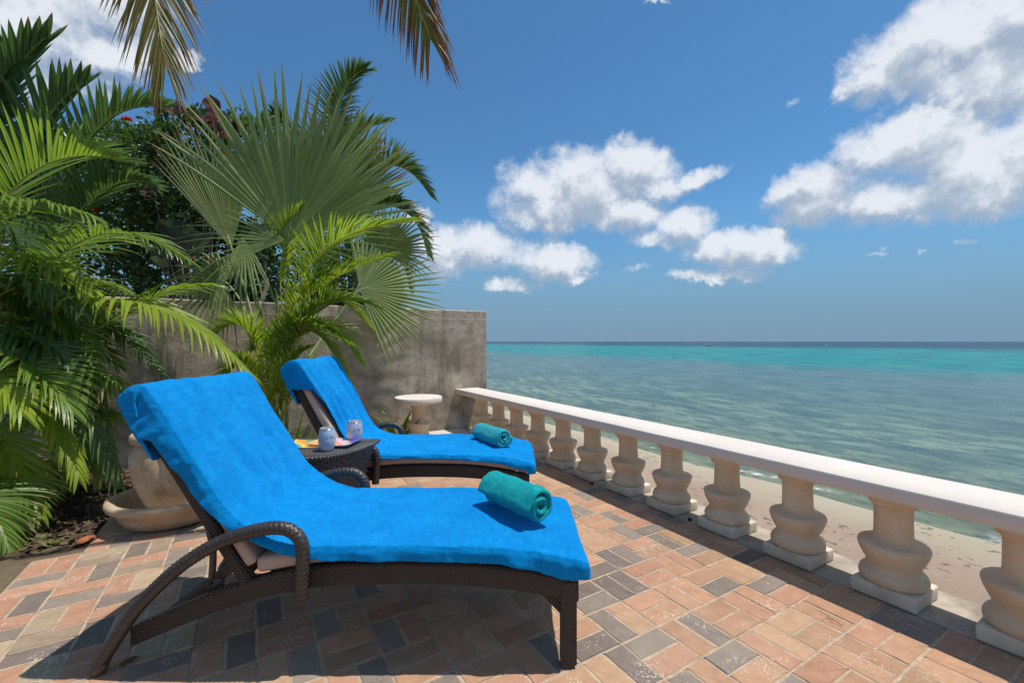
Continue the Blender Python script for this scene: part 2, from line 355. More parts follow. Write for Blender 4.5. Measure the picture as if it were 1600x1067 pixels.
# ------------------------------------------------------------------ mesh helpers
class MB:
    def __init__(s): s.v = []; s.f = []; s.c = []
    def vert(s, p, c=(0, 0, 0)): s.v.append(tuple(p)); s.c.append(c); return len(s.v)-1
    def quad(s, *i): s.f.append(i)
    def box(s, a, b, bev=0):
        x0, y0, z0 = a; x1, y1, z1 = b
        if bev <= 0:
            k = [s.vert((x, y, z)) for z in (z0, z1) for y in (y0, y1) for x in (x0, x1)]
            for q in ((0, 2, 3, 1), (4, 5, 7, 6), (0, 1, 5, 4), (2, 6, 7, 3), (0, 4, 6, 2), (1, 3, 7, 5)): s.f.append(tuple(k[i] for i in q))
        else:
            e = bev; rings = []
            for (z, i) in ((z0, e), (z0+e, 0), (z1-e, 0), (z1, e)):
                rings.append([s.vert(p) for p in ((x0+i, y0+i, z), (x1-i, y0+i, z), (x1-i, y1-i, z), (x0+i, y1-i, z))])
            s.f.append(tuple(reversed(rings[0]))); s.f.append(tuple(rings[-1]))
            for r0, r1 in zip(rings, rings[1:]):
                for k in range(4): s.f.append((r0[k], r0[(k+1) % 4], r1[(k+1) % 4], r1[k]))
    def tube(s, pts, rad, n=8, cap=True, c=(.5, .2, 0), disp=None, flat=1.0):
        pts = [Vector(p) for p in pts]; rings = []; L = 0
        ref = None
        for i, p in enumerate(pts):
            T = (pts[min(i+1, len(pts)-1)]-pts[max(i-1, 0)]).normalized()
            if ref is None:
                ref = Vector((0, 0, 1)) if abs(T.z) < .9 else Vector((1, 0, 0))
            N = (ref-T*ref.dot(T)).normalized(); B = T.cross(N); ref = N
            if i: L += (p-pts[i-1]).length
            r = rad[i] if isinstance(rad, (list, tuple)) else rad
            ring = []
            for k in range(n):
                a = 2*math.pi*k/n; rr = r*(1+(disp(a, L) if disp else 0))
                ring.append(s.vert(p+N*math.cos(a)*rr+B*math.sin(a)*rr*flat, c))
            rings.append(ring)
        for a, b in zip(rings, rings[1:]):
            for k in range(n): s.f.append((a[k], a[(k+1) % n], b[(k+1) % n], b[k]))
        if cap: s.f.append(tuple(reversed(rings[0]))); s.f.append(tuple(rings[-1]))
    def lathe(s, prof, n=40, cen=(0, 0, 0), fn=None):
        rings = []
        for r, z in prof:
            ring = []
            for k in range(n):
                a = 2*math.pi*k/n; rr = r*(fn(a, z) if fn else 1)
                ring.append(s.vert((cen[0]+math.cos(a)*rr, cen[1]+math.sin(a)*rr, cen[2]+z)))
            rings.append(ring)
        for a, b in zip(rings, rings[1:]):
            for k in range(n): s.f.append((a[k], a[(k+1) % n], b[(k+1) % n], b[k]))
        s.f.append(tuple(reversed(rings[0]))); s.f.append(tuple(rings[-1]))
    def prism(s, pts, z0, z1, bev=.004):
        n = len(pts); cx = sum(p[0] for p in pts)/n; cy = sum(p[1] for p in pts)/n
        rings = []
        for z, k in ((z0, 0), (z1-bev, 0), (z1, 1)):
            ring = []
            for (x, y) in pts:
                d = math.hypot(x-cx, y-cy); q = 1-bev/d if k else 1
                ring.append(s.vert((cx+(x-cx)*q, cy+(y-cy)*q, z)))
            rings.append(ring)
        for a, b in zip(rings, rings[1:]):
            for k in range(n): s.f.append((a[k], a[(k+1) % n], b[(k+1) % n], b[k]))
        s.f.append(tuple(reversed(rings[0]))); s.f.append(tuple(rings[-1]))
    def mesh(s, name, m, smooth=False):
        me = bpy.data.meshes.new(name); me.from_pydata(s.v, [], s.f)
        if any(c != (0, 0, 0) for c in s.c):
            a = me.attributes.new('leaf', 'FLOAT_COLOR', 'POINT')
            a.data.foreach_set('color', [q for c in s.c for q in (c[0], c[1], c[2], 1)])
        if m: me.materials.append(m)
        if smooth: me.polygons.foreach_set('use_smooth', [True]*len(me.polygons))
        me.update(); return me
    def build(s, name, m, parent=None, smooth=False, local=True):
        """link as one object. With local=False the coordinates are world ones and are moved into the parent's frame"""
        if not s.v: return None
        if parent is not None and not local:
            inv = parent.matrix_basis.inverted() if parent.parent is None else parent['_inv'] if '_inv' in parent else parent.parent.matrix_basis.inverted()
            s.v = [tuple(inv @ Vector(p)) for p in s.v]
        o = bpy.data.objects.new(name, s.mesh(name, m, smooth)); C.objects.link(o)
        if parent is not None: o.parent = parent
        return o

def tag(o, label=None, cat=None, group=None, kind=None):
    if label: o['label'] = label
    if cat: o['category'] = cat
    if group: o['group'] = group
    if kind: o['kind'] = kind
    return o
def thing(name, label, cat, loc=(0, 0, 0), rz=0, group=None):
    o = bpy.data.objects.new(name, None); C.objects.link(o); o.location = loc; o.rotation_euler = (0, 0, rz)
    o.empty_display_size = .1; o.matrix_basis = Matrix.Translation(Vector(loc)) @ Matrix.Rotation(rz, 4, 'Z')
    return tag(o, label, cat, group)
def copy_obj(src, parent=None, name=None):
    c = src.copy(); C.objects.link(c)
    if parent is not None: c.parent = parent
    if name: c.name = name
    return c
def auto_smooth(o, ang=40):
    me = o.data; me.polygons.foreach_set('use_smooth', [True]*len(me.polygons))
    try: me.set_sharp_from_angle(angle=R(ang))
    except Exception: pass

# ------------------------------------------------------------------ the setting
def grid(name, xs, ys, zf, m, kind='structure'):
    b = MB(); idx = {}
    for j, y in enumerate(ys):
        for i, x in enumerate(xs): idx[i, j] = b.vert((x, y, zf(x, y)))
    for j in range(len(ys)-1):
        for i in range(len(xs)-1): b.f.append((idx[i, j], idx[i+1, j], idx[i+1, j+1], idx[i, j+1]))
    o = b.build(name, m, smooth=True); o['kind'] = kind; return o
def lin(a, b, n): return [a+(b-a)*i/n for i in range(n+1)]

sea = grid('sea', [-9000, -200, 7.2, 12, 30, 200, 2000, 12000], [-9000, -300, -20, 60, 800, 12000], lambda x, y: -1.30, M_sea)
def beach_z(x, y):
    pts = [(2.9, -.92), (4.5, -.99), (6.5, -1.12), (8.15, -1.305), (12, -1.62), (25, -2.4), (80, -4.5)]
    z = pts[-1][1]
    for (a, za), (b, zb) in zip(pts, pts[1:]):
        if a <= x <= b: z = za+(zb-za)*(x-a)/(b-a); break
    z += .05*noise.noise(Vector((x*.5, y*.25, 3)))
    if x < 8: z += .018*noise.noise(Vector((x*3, y*3, 3)))
    return z
beach = grid('beach', lin(2.95, 10, 90)+lin(10.5, 80, 30), lin(-40, -1, 20)+lin(-.9, 14, 150)+lin(15, 120, 30), beach_z, M_sand)
ground = grid('ground', [-60, -8, 2.95], [-60, 0, 60], lambda x, y: -.08, M_land)
b = MB(); b.box((2.949, -5, -1.6), (2.985, 60, -.055)); o = b.build('retaining_wall', M_ledge)
tag(o, 'low concrete retaining wall under the balustrade, dropping to the sand', 'wall')

# ---- ledge carrying the balusters
b = MB(); b.box((2.636, -3, -.12), (2.985, 5.86, .004), .006); o = b.build('ledge', M_ledge); o['kind'] = 'structure'
# ---- pale slab at the wall's foot
b = MB(); b.box((1.45, 5.02, -.05), (2.634, 5.868, .006), .006); o = b.build('concrete_slab', M_slab); o['kind'] = 'structure'

# ---- brick terrace
X0, Y0, SX, SY = 1.5536, 1.1214, .2161, .2225
terr = MB()
terr.box((-1.04, -3.0, -.07), (2.634, 3.58, -.0030)); terr.box((-.824, 3.58, -.07), (2.634, 5.02, -.0030))
terrace = terr.build('terrace', M_joint); terrace['kind'] = 'structure'
def g0(u, v):
    d = F*H/(v-533.5); p = w((u-800)/F*d, d); return p.x, p.y
dark = [(880+a/3.077, 760+c/3.077) for a, c in [(115, 45), (95, 115), (235, 150), (300, 215), (410, 205), (480, 265), (610, 305), (880, 345), (755, 475), (960, 475), (290, 325), (250, 340), (190, 400), (120, 500), (230, 470), (310, 450), (170, 545), (270, 660), (170, 770), (310, 850), (390, 800), (590, 910), (680, 680), (815, 810), (1100, 915), (1540, 600), (1490, 640)]]
dark += [(a/5.153, 860+c/5.153) for a, c in [(290, 210), (860, 140), (590, 390), (970, 380), (1380, 130), (720, 700), (250, 850), (90, 680), (250, 410), (1100, 20)]]
dark += [(180+a/4.21, 880+c/4.21) for a, c in [(1040, 300), (850, 560), (400, 610), (1280, 620), (1430, 370)]]
dark += [(560+a/4.706, 880+c/4.706) for a, c in [(100, 190), (260, 500), (150, 730), (1340, 580), (680, 840), (1440, 600)]]
dark += [(840+a/5.927, 720+c/5.927) for a, c in [(430, 325), (420, 460), (350, 490), (700, 530), (800, 650), (1010, 640), (1160, 740), (780, 350), (1200, 540)]]
pink = [(a/5.153, 860+c/5.153) for a, c in [(530, 60), (620, 180), (950, 260), (620, 510), (1200, 60), (100, 570), (600, 980), (100, 1030), (1350, 330)]]
pink += [(1000+a/5.153, 860+c/5.153) for a, c in [(860, 420), (1000, 750), (1180, 370), (1430, 950), (290, 860)]]
def cell_of(x, y):
    i = math.floor((x-X0)/SX); j = math.floor((y-Y0)/SY); fx = (x-X0)/SX-i; fy = (y-Y0)/SY-j
    return (i, j, int(fy > .5) if (i+j) % 2 else int(fx > .5))
DK = {cell_of(*g0(*p)) for p in dark}; PK = {cell_of(*g0(*p)) for p in pink}
random.seed(11)
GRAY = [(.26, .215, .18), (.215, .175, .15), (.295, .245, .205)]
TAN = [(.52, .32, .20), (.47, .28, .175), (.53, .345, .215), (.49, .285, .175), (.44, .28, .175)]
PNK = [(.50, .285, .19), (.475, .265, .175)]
bricks = []
for i in range(-12, 5):
    for j in range(-19, 18):
        if i == -12 and j > 10: continue
        if i >= -1 and j > 16: continue
        for k in (0, 1):
            x0 = X0+i*SX; y0 = Y0+j*SY
            if (i+j) % 2: r = (x0, y0+k*SY/2, x0+SX, y0+(k+1)*SY/2)
            else: r = (x0+k*SX/2, y0, x0+(k+1)*SX/2, y0+SY)
            cx, cy = (r[0]+r[2])/2, (r[1]+r[3])/2
            if cy > 5.0 or cy < -3: continue
            rnd = random.random()
            seen = cx*SA+cy*CA
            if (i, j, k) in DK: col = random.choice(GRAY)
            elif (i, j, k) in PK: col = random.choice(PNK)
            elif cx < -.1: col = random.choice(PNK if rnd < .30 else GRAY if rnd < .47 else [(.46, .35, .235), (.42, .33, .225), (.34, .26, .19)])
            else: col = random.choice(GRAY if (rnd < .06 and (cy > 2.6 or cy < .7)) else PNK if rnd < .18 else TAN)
            d = seen; X = cx*CA-cy*SA
            vis = d > .3 and abs(X/d)*F < 830 and F*H/max(d, .01) < 545
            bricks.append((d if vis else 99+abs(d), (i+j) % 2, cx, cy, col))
bricks.sort(key=lambda q: q[0])
G_ = .0017
def brick_mesh(horiz, seed):
    rr = random.Random(seed); hx, hy = (SX/2, SY/4) if horiz else (SX/4, SY/2); hx -= G_; hy -= G_; e = .0035
    b = MB(); rings = []
    for z, i in ((-.05, 0), (-e, 0), (0, e)):
        ring = []
        for sx, sy in ((-1, -1), (1, -1), (1, 1), (-1, 1)):   # each corner a little chipped
            for (px, py) in (((hx-i)*sx-sx*.004, (hy-i)*sy), ((hx-i)*sx, (hy-i)*sy-sy*.004))[::(1 if sx*sy > 0 else -1)]:
                ring.append(b.vert((px+rr.uniform(-.0008, .0008), py+rr.uniform(-.0008, .0008), z+(rr.uniform(-.0008, .0006) if z == 0 else 0))))
        rings.append(ring)
    n = 8
    for p, q in zip(rings, rings[1:]):
        for k in range(n): b.f.append((p[k], p[(k+1) % n], q[(k+1) % n], q[k]))
    b.f.append(tuple(rings[-1]))
    return b
variants = {(h, s): brick_mesh(h, s*7+h) for h in (0, 1) for s in range(5)}
vmesh = {k: q.mesh('brick', M_brick) for k, q in variants.items()}
random.seed(5)
rest = MB(); restcol = []
for n, (d, hz, cx, cy, col) in enumerate(bricks):
    v = random.randrange(5); jit = random.uniform(.92, 1.08); col = tuple(c*jit for c in col)
    dz = random.uniform(-.0018, .0012); rz = random.uniform(-.008, .008) + (math.pi if random.random() < .5 else 0)
    tx, ty = random.uniform(-.006, .006), random.uniform(-.006, .006)
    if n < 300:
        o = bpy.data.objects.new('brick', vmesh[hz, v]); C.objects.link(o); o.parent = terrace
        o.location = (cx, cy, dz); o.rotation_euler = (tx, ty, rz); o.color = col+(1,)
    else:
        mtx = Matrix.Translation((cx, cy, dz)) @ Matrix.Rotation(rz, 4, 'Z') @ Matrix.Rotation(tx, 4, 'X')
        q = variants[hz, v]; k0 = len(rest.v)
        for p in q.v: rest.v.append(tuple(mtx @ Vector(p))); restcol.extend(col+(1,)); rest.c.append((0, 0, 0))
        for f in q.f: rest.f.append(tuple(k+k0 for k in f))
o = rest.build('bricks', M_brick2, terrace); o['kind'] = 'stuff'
a = o.data.attributes.new('col', 'FLOAT_COLOR', 'POINT'); a.data.foreach_set('color', restcol)

# ---- soil bed
def soil_z(x, y): return -.012+.018*noise.noise(Vector((x*4, y*4, 0)))+.012*noise.noise(Vector((x*14, y*14, 0))) + .05*min(1, max(0, -x-1.1))
b = MB()
def patch(x0, x1, y0, y1, st=.05):
    nx = max(1, int((x1-x0)/st)); ny = max(1, int((y1-y0)/st)); base = len(b.v)
    for j in range(ny+1):
        for i in range(nx+1):
            x = x0+(x1-x0)*i/nx; y = y0+(y1-y0)*j/ny; b.vert((x, y, soil_z(x, y)))
    for j in range(ny):
        for i in range(nx): k = base+j*(nx+1)+i; b.f.append((k, k+1, k+nx+2, k+nx+1))
patch(-6, -1.043, -1, 3.585, .07); patch(-6, -.827, 3.585, 5.87, .06); patch(-.827, 1.448, 5.005, 5.87, .06)
soil = b.build('soil_bed', M_soil, smooth=True); soil['kind'] = 'structure'
b = MB(); patch(-9, 3.0, 6.07, 14, .25)
back = b.build('garden_ground', M_soil, smooth=True); back['kind'] = 'structure'
# mulch chips and litter
random.seed(3); ch = MB()
for n in range(5200):
    x = random.uniform(-3.2, 1.4) if n % 4 == 0 else random.uniform(-2.6, -.83); y = random.uniform(5.02, 5.85) if x > -.83 else random.uniform(3.7, 5.85)
    z = soil_z(x, y)+.004; s = random.uniform(.006, .024); a = random.uniform(0, 6.3); t = random.uniform(-.5, .5); q = random.uniform(.3, .8)
    dx, dy = math.cos(a)*s, math.sin(a)*s; ex, ey = -dy*q, dx*q; c = (random.random(), 0, 0)
    k = [ch.vert((x+i*dx+j*ex, y+i*dy+j*ey, z+i*t*s+.004+j*.2*s), c) for i, j in ((-1, -1), (1, -1), (1, 1), (-1, 1))]
    ch.quad(*k)
M_litter = leaf_mat('litter', (.03, .02, .014), (.20, .145, .09), (.3, .2, .1), 2, .05, .9, .1)
o = ch.build('mulch', M_litter); o['kind'] = 'stuff'; o['label'] = 'dark mulch chips and leaf litter on the bed by the wall'

# ------------------------------------------------------------------ wall
b = MB(); random.seed(8)
n = 60; fr, bk, ft, bt = [], [], [], []
for i in range(n+1):
    x = -5+8.084*i/n
    zt = 1.70+.006*noise.noise(Vector((x*2, 0, 0)))
    bow = .006*noise.noise(Vector((x*.8, 4, 0)))
    fr.append([b.vert((x, 5.87+bow*(1 if z > .1 else 0), z)) for z in (-.9 if x > 2.7 else -.1, 1.62)]+[b.vert((x, 5.871+bow, zt-.012)), b.vert((x, 5.884, zt))])
    bk.append([b.vert((x, 6.05, zt)), b.vert((x, 6.066, zt-.012)), b.vert((x, 6.066, -.9 if x > 2.7 else -.1))])
for i in range(n):
    col = fr[i]+bk[i]; nx = fr[i+1]+bk[i+1]
    for k in range(len(col)-1): b.f.append((col[k], nx[k], nx[k+1], col[k+1]))
b.f.append(tuple(fr[-1]+bk[-1])); b.f.append(tuple(reversed(fr[0]+bk[0])))
o = b.build('garden_wall', M_wall); auto_smooth(o, 30)
tag(o, 'mottled grey cement wall behind the loungers, ending at the balustrade', 'wall')

# ------------------------------------------------------------------ balustrade
BX = 2.752; bal = thing('balustrade', 'beige stone balustrade with broad pale handrail between terrace and beach', 'balustrade', (BX, 2.5, 0))
b = MB(); nseg = 90; rings = []
for i in range(nseg+1):
    y = -1.6+(5.867+1.6)*i/nseg-2.5
    jx = .0022*noise.noise(Vector((y*3, 0, 0))); jz = .002*noise.noise(Vector((y*2.3, 5, 0)))
    x0, x1, z0, z1 = 2.58-BX+jx, 2.94-BX-jx, .503+.0025*noise.noise(Vector((y*9, 1, 0))), .574+jz
    e = .0035
    rings.append([b.vert((x, y, z)) for x, z in ((x0+e, z0), (x1-e, z0), (x1, z0+e), (x1, z1-e), (x1-e, z1), (x0+e, z1), (x0, z1-e), (x0, z0+e))])
for p, q in zip(rings, rings[1:]):
    for k in range(8): b.f.append((p[k], p[(k+1) % 8], q[(k+1) % 8], q[k]))
b.f.append(tuple(rings[-1])); b.f.append(tuple(reversed(rings[0])))
o = b.build('handrail', M_rail, bal); auto_smooth(o, 50)
prof = [(.02, .067), (.118, .067), (.129, .073), (.136, .086), (.137, .102), (.131, .120), (.116, .136), (.106, .145), (.105, .152), (.110, .166), (.122, .188), (.133, .212), (.140, .234), (.142, .248), (.138, .259), (.128, .264), (.100, .269), (.086, .275), (.081, .285), (.078, .31), (.0765, .36), (.0765, .41), (.078, .436), (.083, .444), (.094, .450), (.099, .458), (.100, .470), (.110, .477), (.114, .484), (.114, .5028)]
def baluster_mesh(seed):
    b = MB(); b.lathe(prof, 48, fn=lambda a, z: 1+.012*noise.noise(Vector((math.cos(a)*1.5+seed*9, math.sin(a)*1.5, z*14)))); return b.mesh('baluster', M_bal, True)
def plinth_mesh(seed, hh=.066):
    bm = bmesh.new(); bmesh.ops.create_cube(bm, size=1)
    for v in bm.verts: v.co = Vector((v.co.x*.262, v.co.y*.262, (v.co.z+.5)*hh+.0045))
    bmesh.ops.bevel(bm, geom=list(bm.edges), offset=.009, segments=3, affect='EDGES', profile=.5)
    bmesh.ops.subdivide_edges(bm, edges=[e for e in bm.edges if e.calc_length() > .1], cuts=5, use_grid_fill=True)
    for v in bm.verts: v.co += Vector((noise.noise(v.co*16+Vector((seed*5, 0, 0))), noise.noise(v.co*16+Vector((0, seed*5, 3))), 0))*.0028
    me = bpy.data.meshes.new('plinth'); bm.to_mesh(me); bm.free(); me.materials.append(M_plinth)
    me.polygons.foreach_set('use_smooth', [True]*len(me.polygons)); return me
bms = [baluster_mesh(s) for s in range(4)]; pms = [plinth_mesh(s) for s in range(4)]
random.seed(2); yy = 5.60; k = 0
ys = [.912-.445*n for n in range(1, 4)]+[.912+.4445*n for n in range(0, 11)]
for k, y in enumerate(sorted(ys)):
    if y > 5.78: continue
    o = bpy.data.objects.new('baluster', bms[k % 4]); C.objects.link(o); o.parent = bal; rz = random.uniform(-.05, .05)
    o.location = (random.uniform(-.004, .004), y-2.5, 0); o.rotation_euler = (0, 0, rz+k)
    p = bpy.data.objects.new('plinth', pms[(k*3) % 4]); C.objects.link(p); p.parent = o; p.rotation_euler = (0, 0, -k+random.choice((0, math.pi/2))-rz*.4)

# ------------------------------------------------------------------ round stone table by the wall
P = w(-1.147, 5.45); st = thing('stone_table', 'round pale stone table on a baluster foot against the grey wall', 'table', (P.x, P.y, 0))
b = MB(); b.lathe([(.02, .502), (.27, .502), (.283, .508), (.287, .52), (.287, .562), (.281, .573), (.02, .576)], 64, fn=lambda a, z: 1+.004*noise.noise(Vector((math.cos(a)*3, math.sin(a)*3, z*9))))
o = b.build('tabletop', M_rail, st); auto_smooth(o, 50)
o = bpy.data.objects.new('pedestal', bms[1]); C.objects.link(o); o.parent = st
o = bpy.data.objects.new('plinth', pms[2]); C.objects.link(o); o.parent = st; o.rotation_euler = (0, 0, .3)

# ------------------------------------------------------------------ fountain urn in its bowl
P = w(-2.40, 3.17)
M_spout = simple('spout', (.05, .04, .035), .9)
pot = thing('stone_urn', 'fluted beige stone urn standing in the wide bowl', 'urn', (P.x, P.y, .03))
b = MB(); fl = lambda a, z: 1+(.13*abs(math.sin(a*5.5+z*1.2))**.7-.08)*max(0, min(1, (z-.04)/.12))*max(0, min(1, (.50-z)/.05))
b.lathe([(.02, .012), (.135, .012), (.148, .03), (.178, .11), (.212, .20), (.238, .29), (.250, .37), (.250, .43), (.240, .475), (.222, .50), (.214, .512), (.222, .52), (.246, .528), (.255, .55), (.252, .578), (.236, .592), (.19, .595), (.175, .575), (.17, .50), (.18, .43), (.02, .36)], 104, fn=fl)
o = b.build('urn_body', M_pot, pot, True); auto_smooth(o, 60)
for dz in (.44, .31):
    for da in (0,):
        b = MB(); ang = math.atan2(0-P.y, 0-P.x)-.12; r0 = .247 if dz > .35 else .236
        b.lathe([(.002, -.02), (.011, -.018), (.013, 0), (.011, .02), (.002, .022)], 10, (math.cos(ang)*r0, math.sin(ang)*r0, dz))
        b.build('spout_hole', M_spout, pot, True)
bowl = MB(); bowl.lathe([(r_*.945, z_*1.22) for r_, z_ in [(.02, 0), (.27, 0), (.30, .012), (.335, .055), (.352, .095), (.375, .102), (.398, .112), (.408, .128), (.402, .146), (.375, .154), (.35, .146), (.33, .12), (.30, .06), (.24, .032), (.02, .028)]], 96, (0, 0, 0), fn=lambda a, z: 1+.008*noise.noise(Vector((math.cos(a)*2, math.sin(a)*2, z*3))))
o = bowl.build('stone_bowl', M_pot, None, True); o.location = (P.x, P.y, .002)
tag(o, 'wide shallow beige stone bowl on the pavers at the bed edge', 'bowl')

# ------------------------------------------------------------------ sun loungers
BACK = 57.7
def bez(P, t):
    P = [Vector(p) for p in P]
    while len(P) > 1: P = [a.lerp(c, t) for a, c in zip(P, P[1:])]
    return P[0]
def spline(pts, n):
    """catmull-rom through pts"""
    pts = [Vector(p) for p in pts]; ext = [pts[0]*2-pts[1]]+pts+[pts[-1]*2-pts[-2]]; out = []
    for i in range(1, len(ext)-2):
        a, b_, c, d = ext[i-1:i+3]
        for k in range(n):
            t = k/n; out.append(.5*((2*b_)+(c-a)*t+(2*a-5*b_+4*c-d)*t*t+(3*b_-a-3*c+d)*t**3))
    out.append(pts[-1]); return out
WID = .66
def make_lounger(name, label, loc, rz, back):
    """local x runs to the foot end, y away from the viewer, origin under the near side"""
    L = thing(name, label, 'sun lounger', loc, rz, 'sun loungers on the terrace')
    topp = spline([(-1.46, 0, .155), (-1.30, 0, .225), (-1.10, 0, .305), (-.86, 0, .372), (-.60, 0, .398), (-.25, 0, .398), (0, 0, .378), (.255, 0, .333)], 6)
    for y in (0, WID-.045):
        b = MB(); rings = []
        for i, p in enumerate(topp):
            hgt = .082 if p.x > -.9 else .082-.006*(-.9-p.x)/.5
            if p.x > .05: hgt = .082
            q = []
            e = .007
            for yy, zz in ((e, 0), (0, -e), (0, -hgt+e), (e, -hgt), (.045-e, -hgt), (.045, -hgt+e), (.045, -e), (.045-e, 0)):
                q.append(b.vert((p.x, y+yy, p.z+zz)))
            rings.append(q)
        for p, q in zip(rings, rings[1:]):
            for k in range(8): b.f.append((p[k], p[(k+1) % 8], q[(k+1) % 8], q[k]))
        b.f.append(tuple(reversed(rings[0]))); b.f.append(tuple(rings[-1]))
        o = b.build('side_rail', M_wick, L); auto_smooth(o, 35)
        # foot end leg with a small gusset
        b = MB()
        b.box((.188, y-.002, .006), (.248, y+.047, .335), .008)
        k = [b.vert(p) for p in ((.19, y+.008, .26), (.19, y+.037, .26), (.10, y+.037, .292), (.10, y+.008, .292), (.19, y+.008, .20), (.19, y+.037, .20))]
        b.f += [(k[0], k[3], k[4]), (k[1], k[5], k[2]), (k[3], k[2], k[5], k[4]), (k[0], k[1], k[2], k[3])]
        lg = b.build('leg', M_wick, L); auto_smooth(lg, 35)
        b = MB(); b.box((.194, y+.004, 0), (.242, y+.041, .008)); b.build('foot_cap', M_metal, lg)
        # rear leg sweeping up into the armrest
        yo = y-.028 if y == 0 else y+.073
        path = spline([(-1.556, yo, .030), (-1.487, yo, .138), (-1.406, yo, .255), (-1.29, yo, .370), (-1.198, yo, .440), (-1.09, yo, .500), (-.975, yo, .538), (-.882, yo, .550), (-.825, yo, .534), (-.790, yo, .487), (-.788, yo, .395), (-.794, yo, .285)], 26)
        b = MB(); tw = lambda a, l: .10*(abs(math.sin(2*a+l*170))+abs(math.sin(2*a-l*170)))-.10
        b.tube(path, .0235, 24, True, disp=tw)
        o = b.build('armrest', M_tube, L, True)
        b = MB(); b.tube([(-1.566, yo, .004), (-1.55, yo, .02), (-1.535, yo, .05)], [.022, .023, .021], 10); b.build('foot_cap', M_metal, o, True)
    for x, z in ((-1.40, .13), (-.70, .335), (-.15, .335), (.20, .285)):
        b = MB(); b.box((x-.02, .045, z-.02), (x+.02, WID-.045, z+.02), .003); b.build('cross_bar', M_metal, L)
    b = MB(); b.box((-.95, .045, .35), (.235, WID-.045, .362)) ; b.build('seat_deck', M_wick, L)
    hinge = Vector((-1.03, 0, .335)); a = R(back); t = Vector((-math.cos(a), 0, math.sin(a))); nrm = Vector((math.sin(a), 0, math.cos(a)))
    Lb = .84
    mtx = Matrix((( t.x, 0, nrm.x, hinge.x), (0, 1, 0, 0), (t.z, 0, nrm.z, hinge.z), (0, 0, 0, 1)))   # local: x up the back, z out of its face
    bf = MB()
    for y in (.004, WID-.052): bf.box((-.03, y, -.024), (Lb, y+.048, .022), .007)
    bf.box((Lb-.05, .05, -.022), (Lb, WID-.05, .020), .005); bf.box((.0, .05, -.018), (.05, WID-.05, .018), .005); bf.box((.05, .05, -.006), (Lb-.05, WID-.05, .004))
    bf.v = [tuple(mtx @ Vector(v)) for v in bf.v]
    o = bf.build('backrest_frame', M_wick, L); auto_smooth(o, 35)
    cu = bmesh.new()
    def cushion(name, x0, x1, thick, place):
        bm = bmesh.new(); bmesh.ops.create_cube(bm, size=1)
        for v in bm.verts: v.co = Vector(((v.co.x+.5)*(x1-x0)+x0, (v.co.y+.5)*(WID-.03)+.015, (v.co.z+.5)*thick))
        bmesh.ops.bevel(bm, geom=list(bm.edges), offset=.022, segments=3, affect='EDGES', profile=.6)
        bmesh.ops.subdivide_edges(bm, edges=[e for e in bm.edges if e.calc_length() > .1], cuts=11, use_grid_fill=True)
        for v in bm.verts: v.co = place(v.co)
        bmesh.ops.recalc_face_normals(bm, faces=bm.faces)
        me = bpy.data.meshes.new(name); bm.to_mesh(me); bm.free(); me.materials.append(M_cush)
        me.polygons.foreach_set('use_smooth', [True]*len(me.polygons))
        o = bpy.data.objects.new(name, me); C.objects.link(o); o.parent = L; return o
    cushion('back_cushion', .03, Lb-.01, .048, lambda c: mtx @ (c+Vector((0, 0, .022))))
    def zt(x):
        for p, q in zip(topp, topp[1:]):
            if p.x <= x <= q.x: return p.z+(q.z-p.z)*(x-p.x)/(q.x-p.x)
        return topp[-1].z if x > 0 else topp[0].z
    cushion('seat_cushion', -.99, .262, .062, lambda c: Vector((c.x, c.y, max(zt(c.x), .352 if c.x < -.8 else 0)+.004+c.z)))
    bs = MB()
    for y in (.075, WID-.10):
        p0 = mtx @ Vector((.36, y, -.03)); pts = [p0, p0+Vector((.025, 0, -.07)), Vector((-1.195, y, .42)), Vector((-1.20, y, .285))]
        bs = MB(); bs.tube(spline(pts, 5), .013, 8); bs.box((-1.215, y-.008, .25), (-1.15, y+.008, .31), .004)
        bs.build('prop_strut', M_metal, L, True)
    return L, mtx

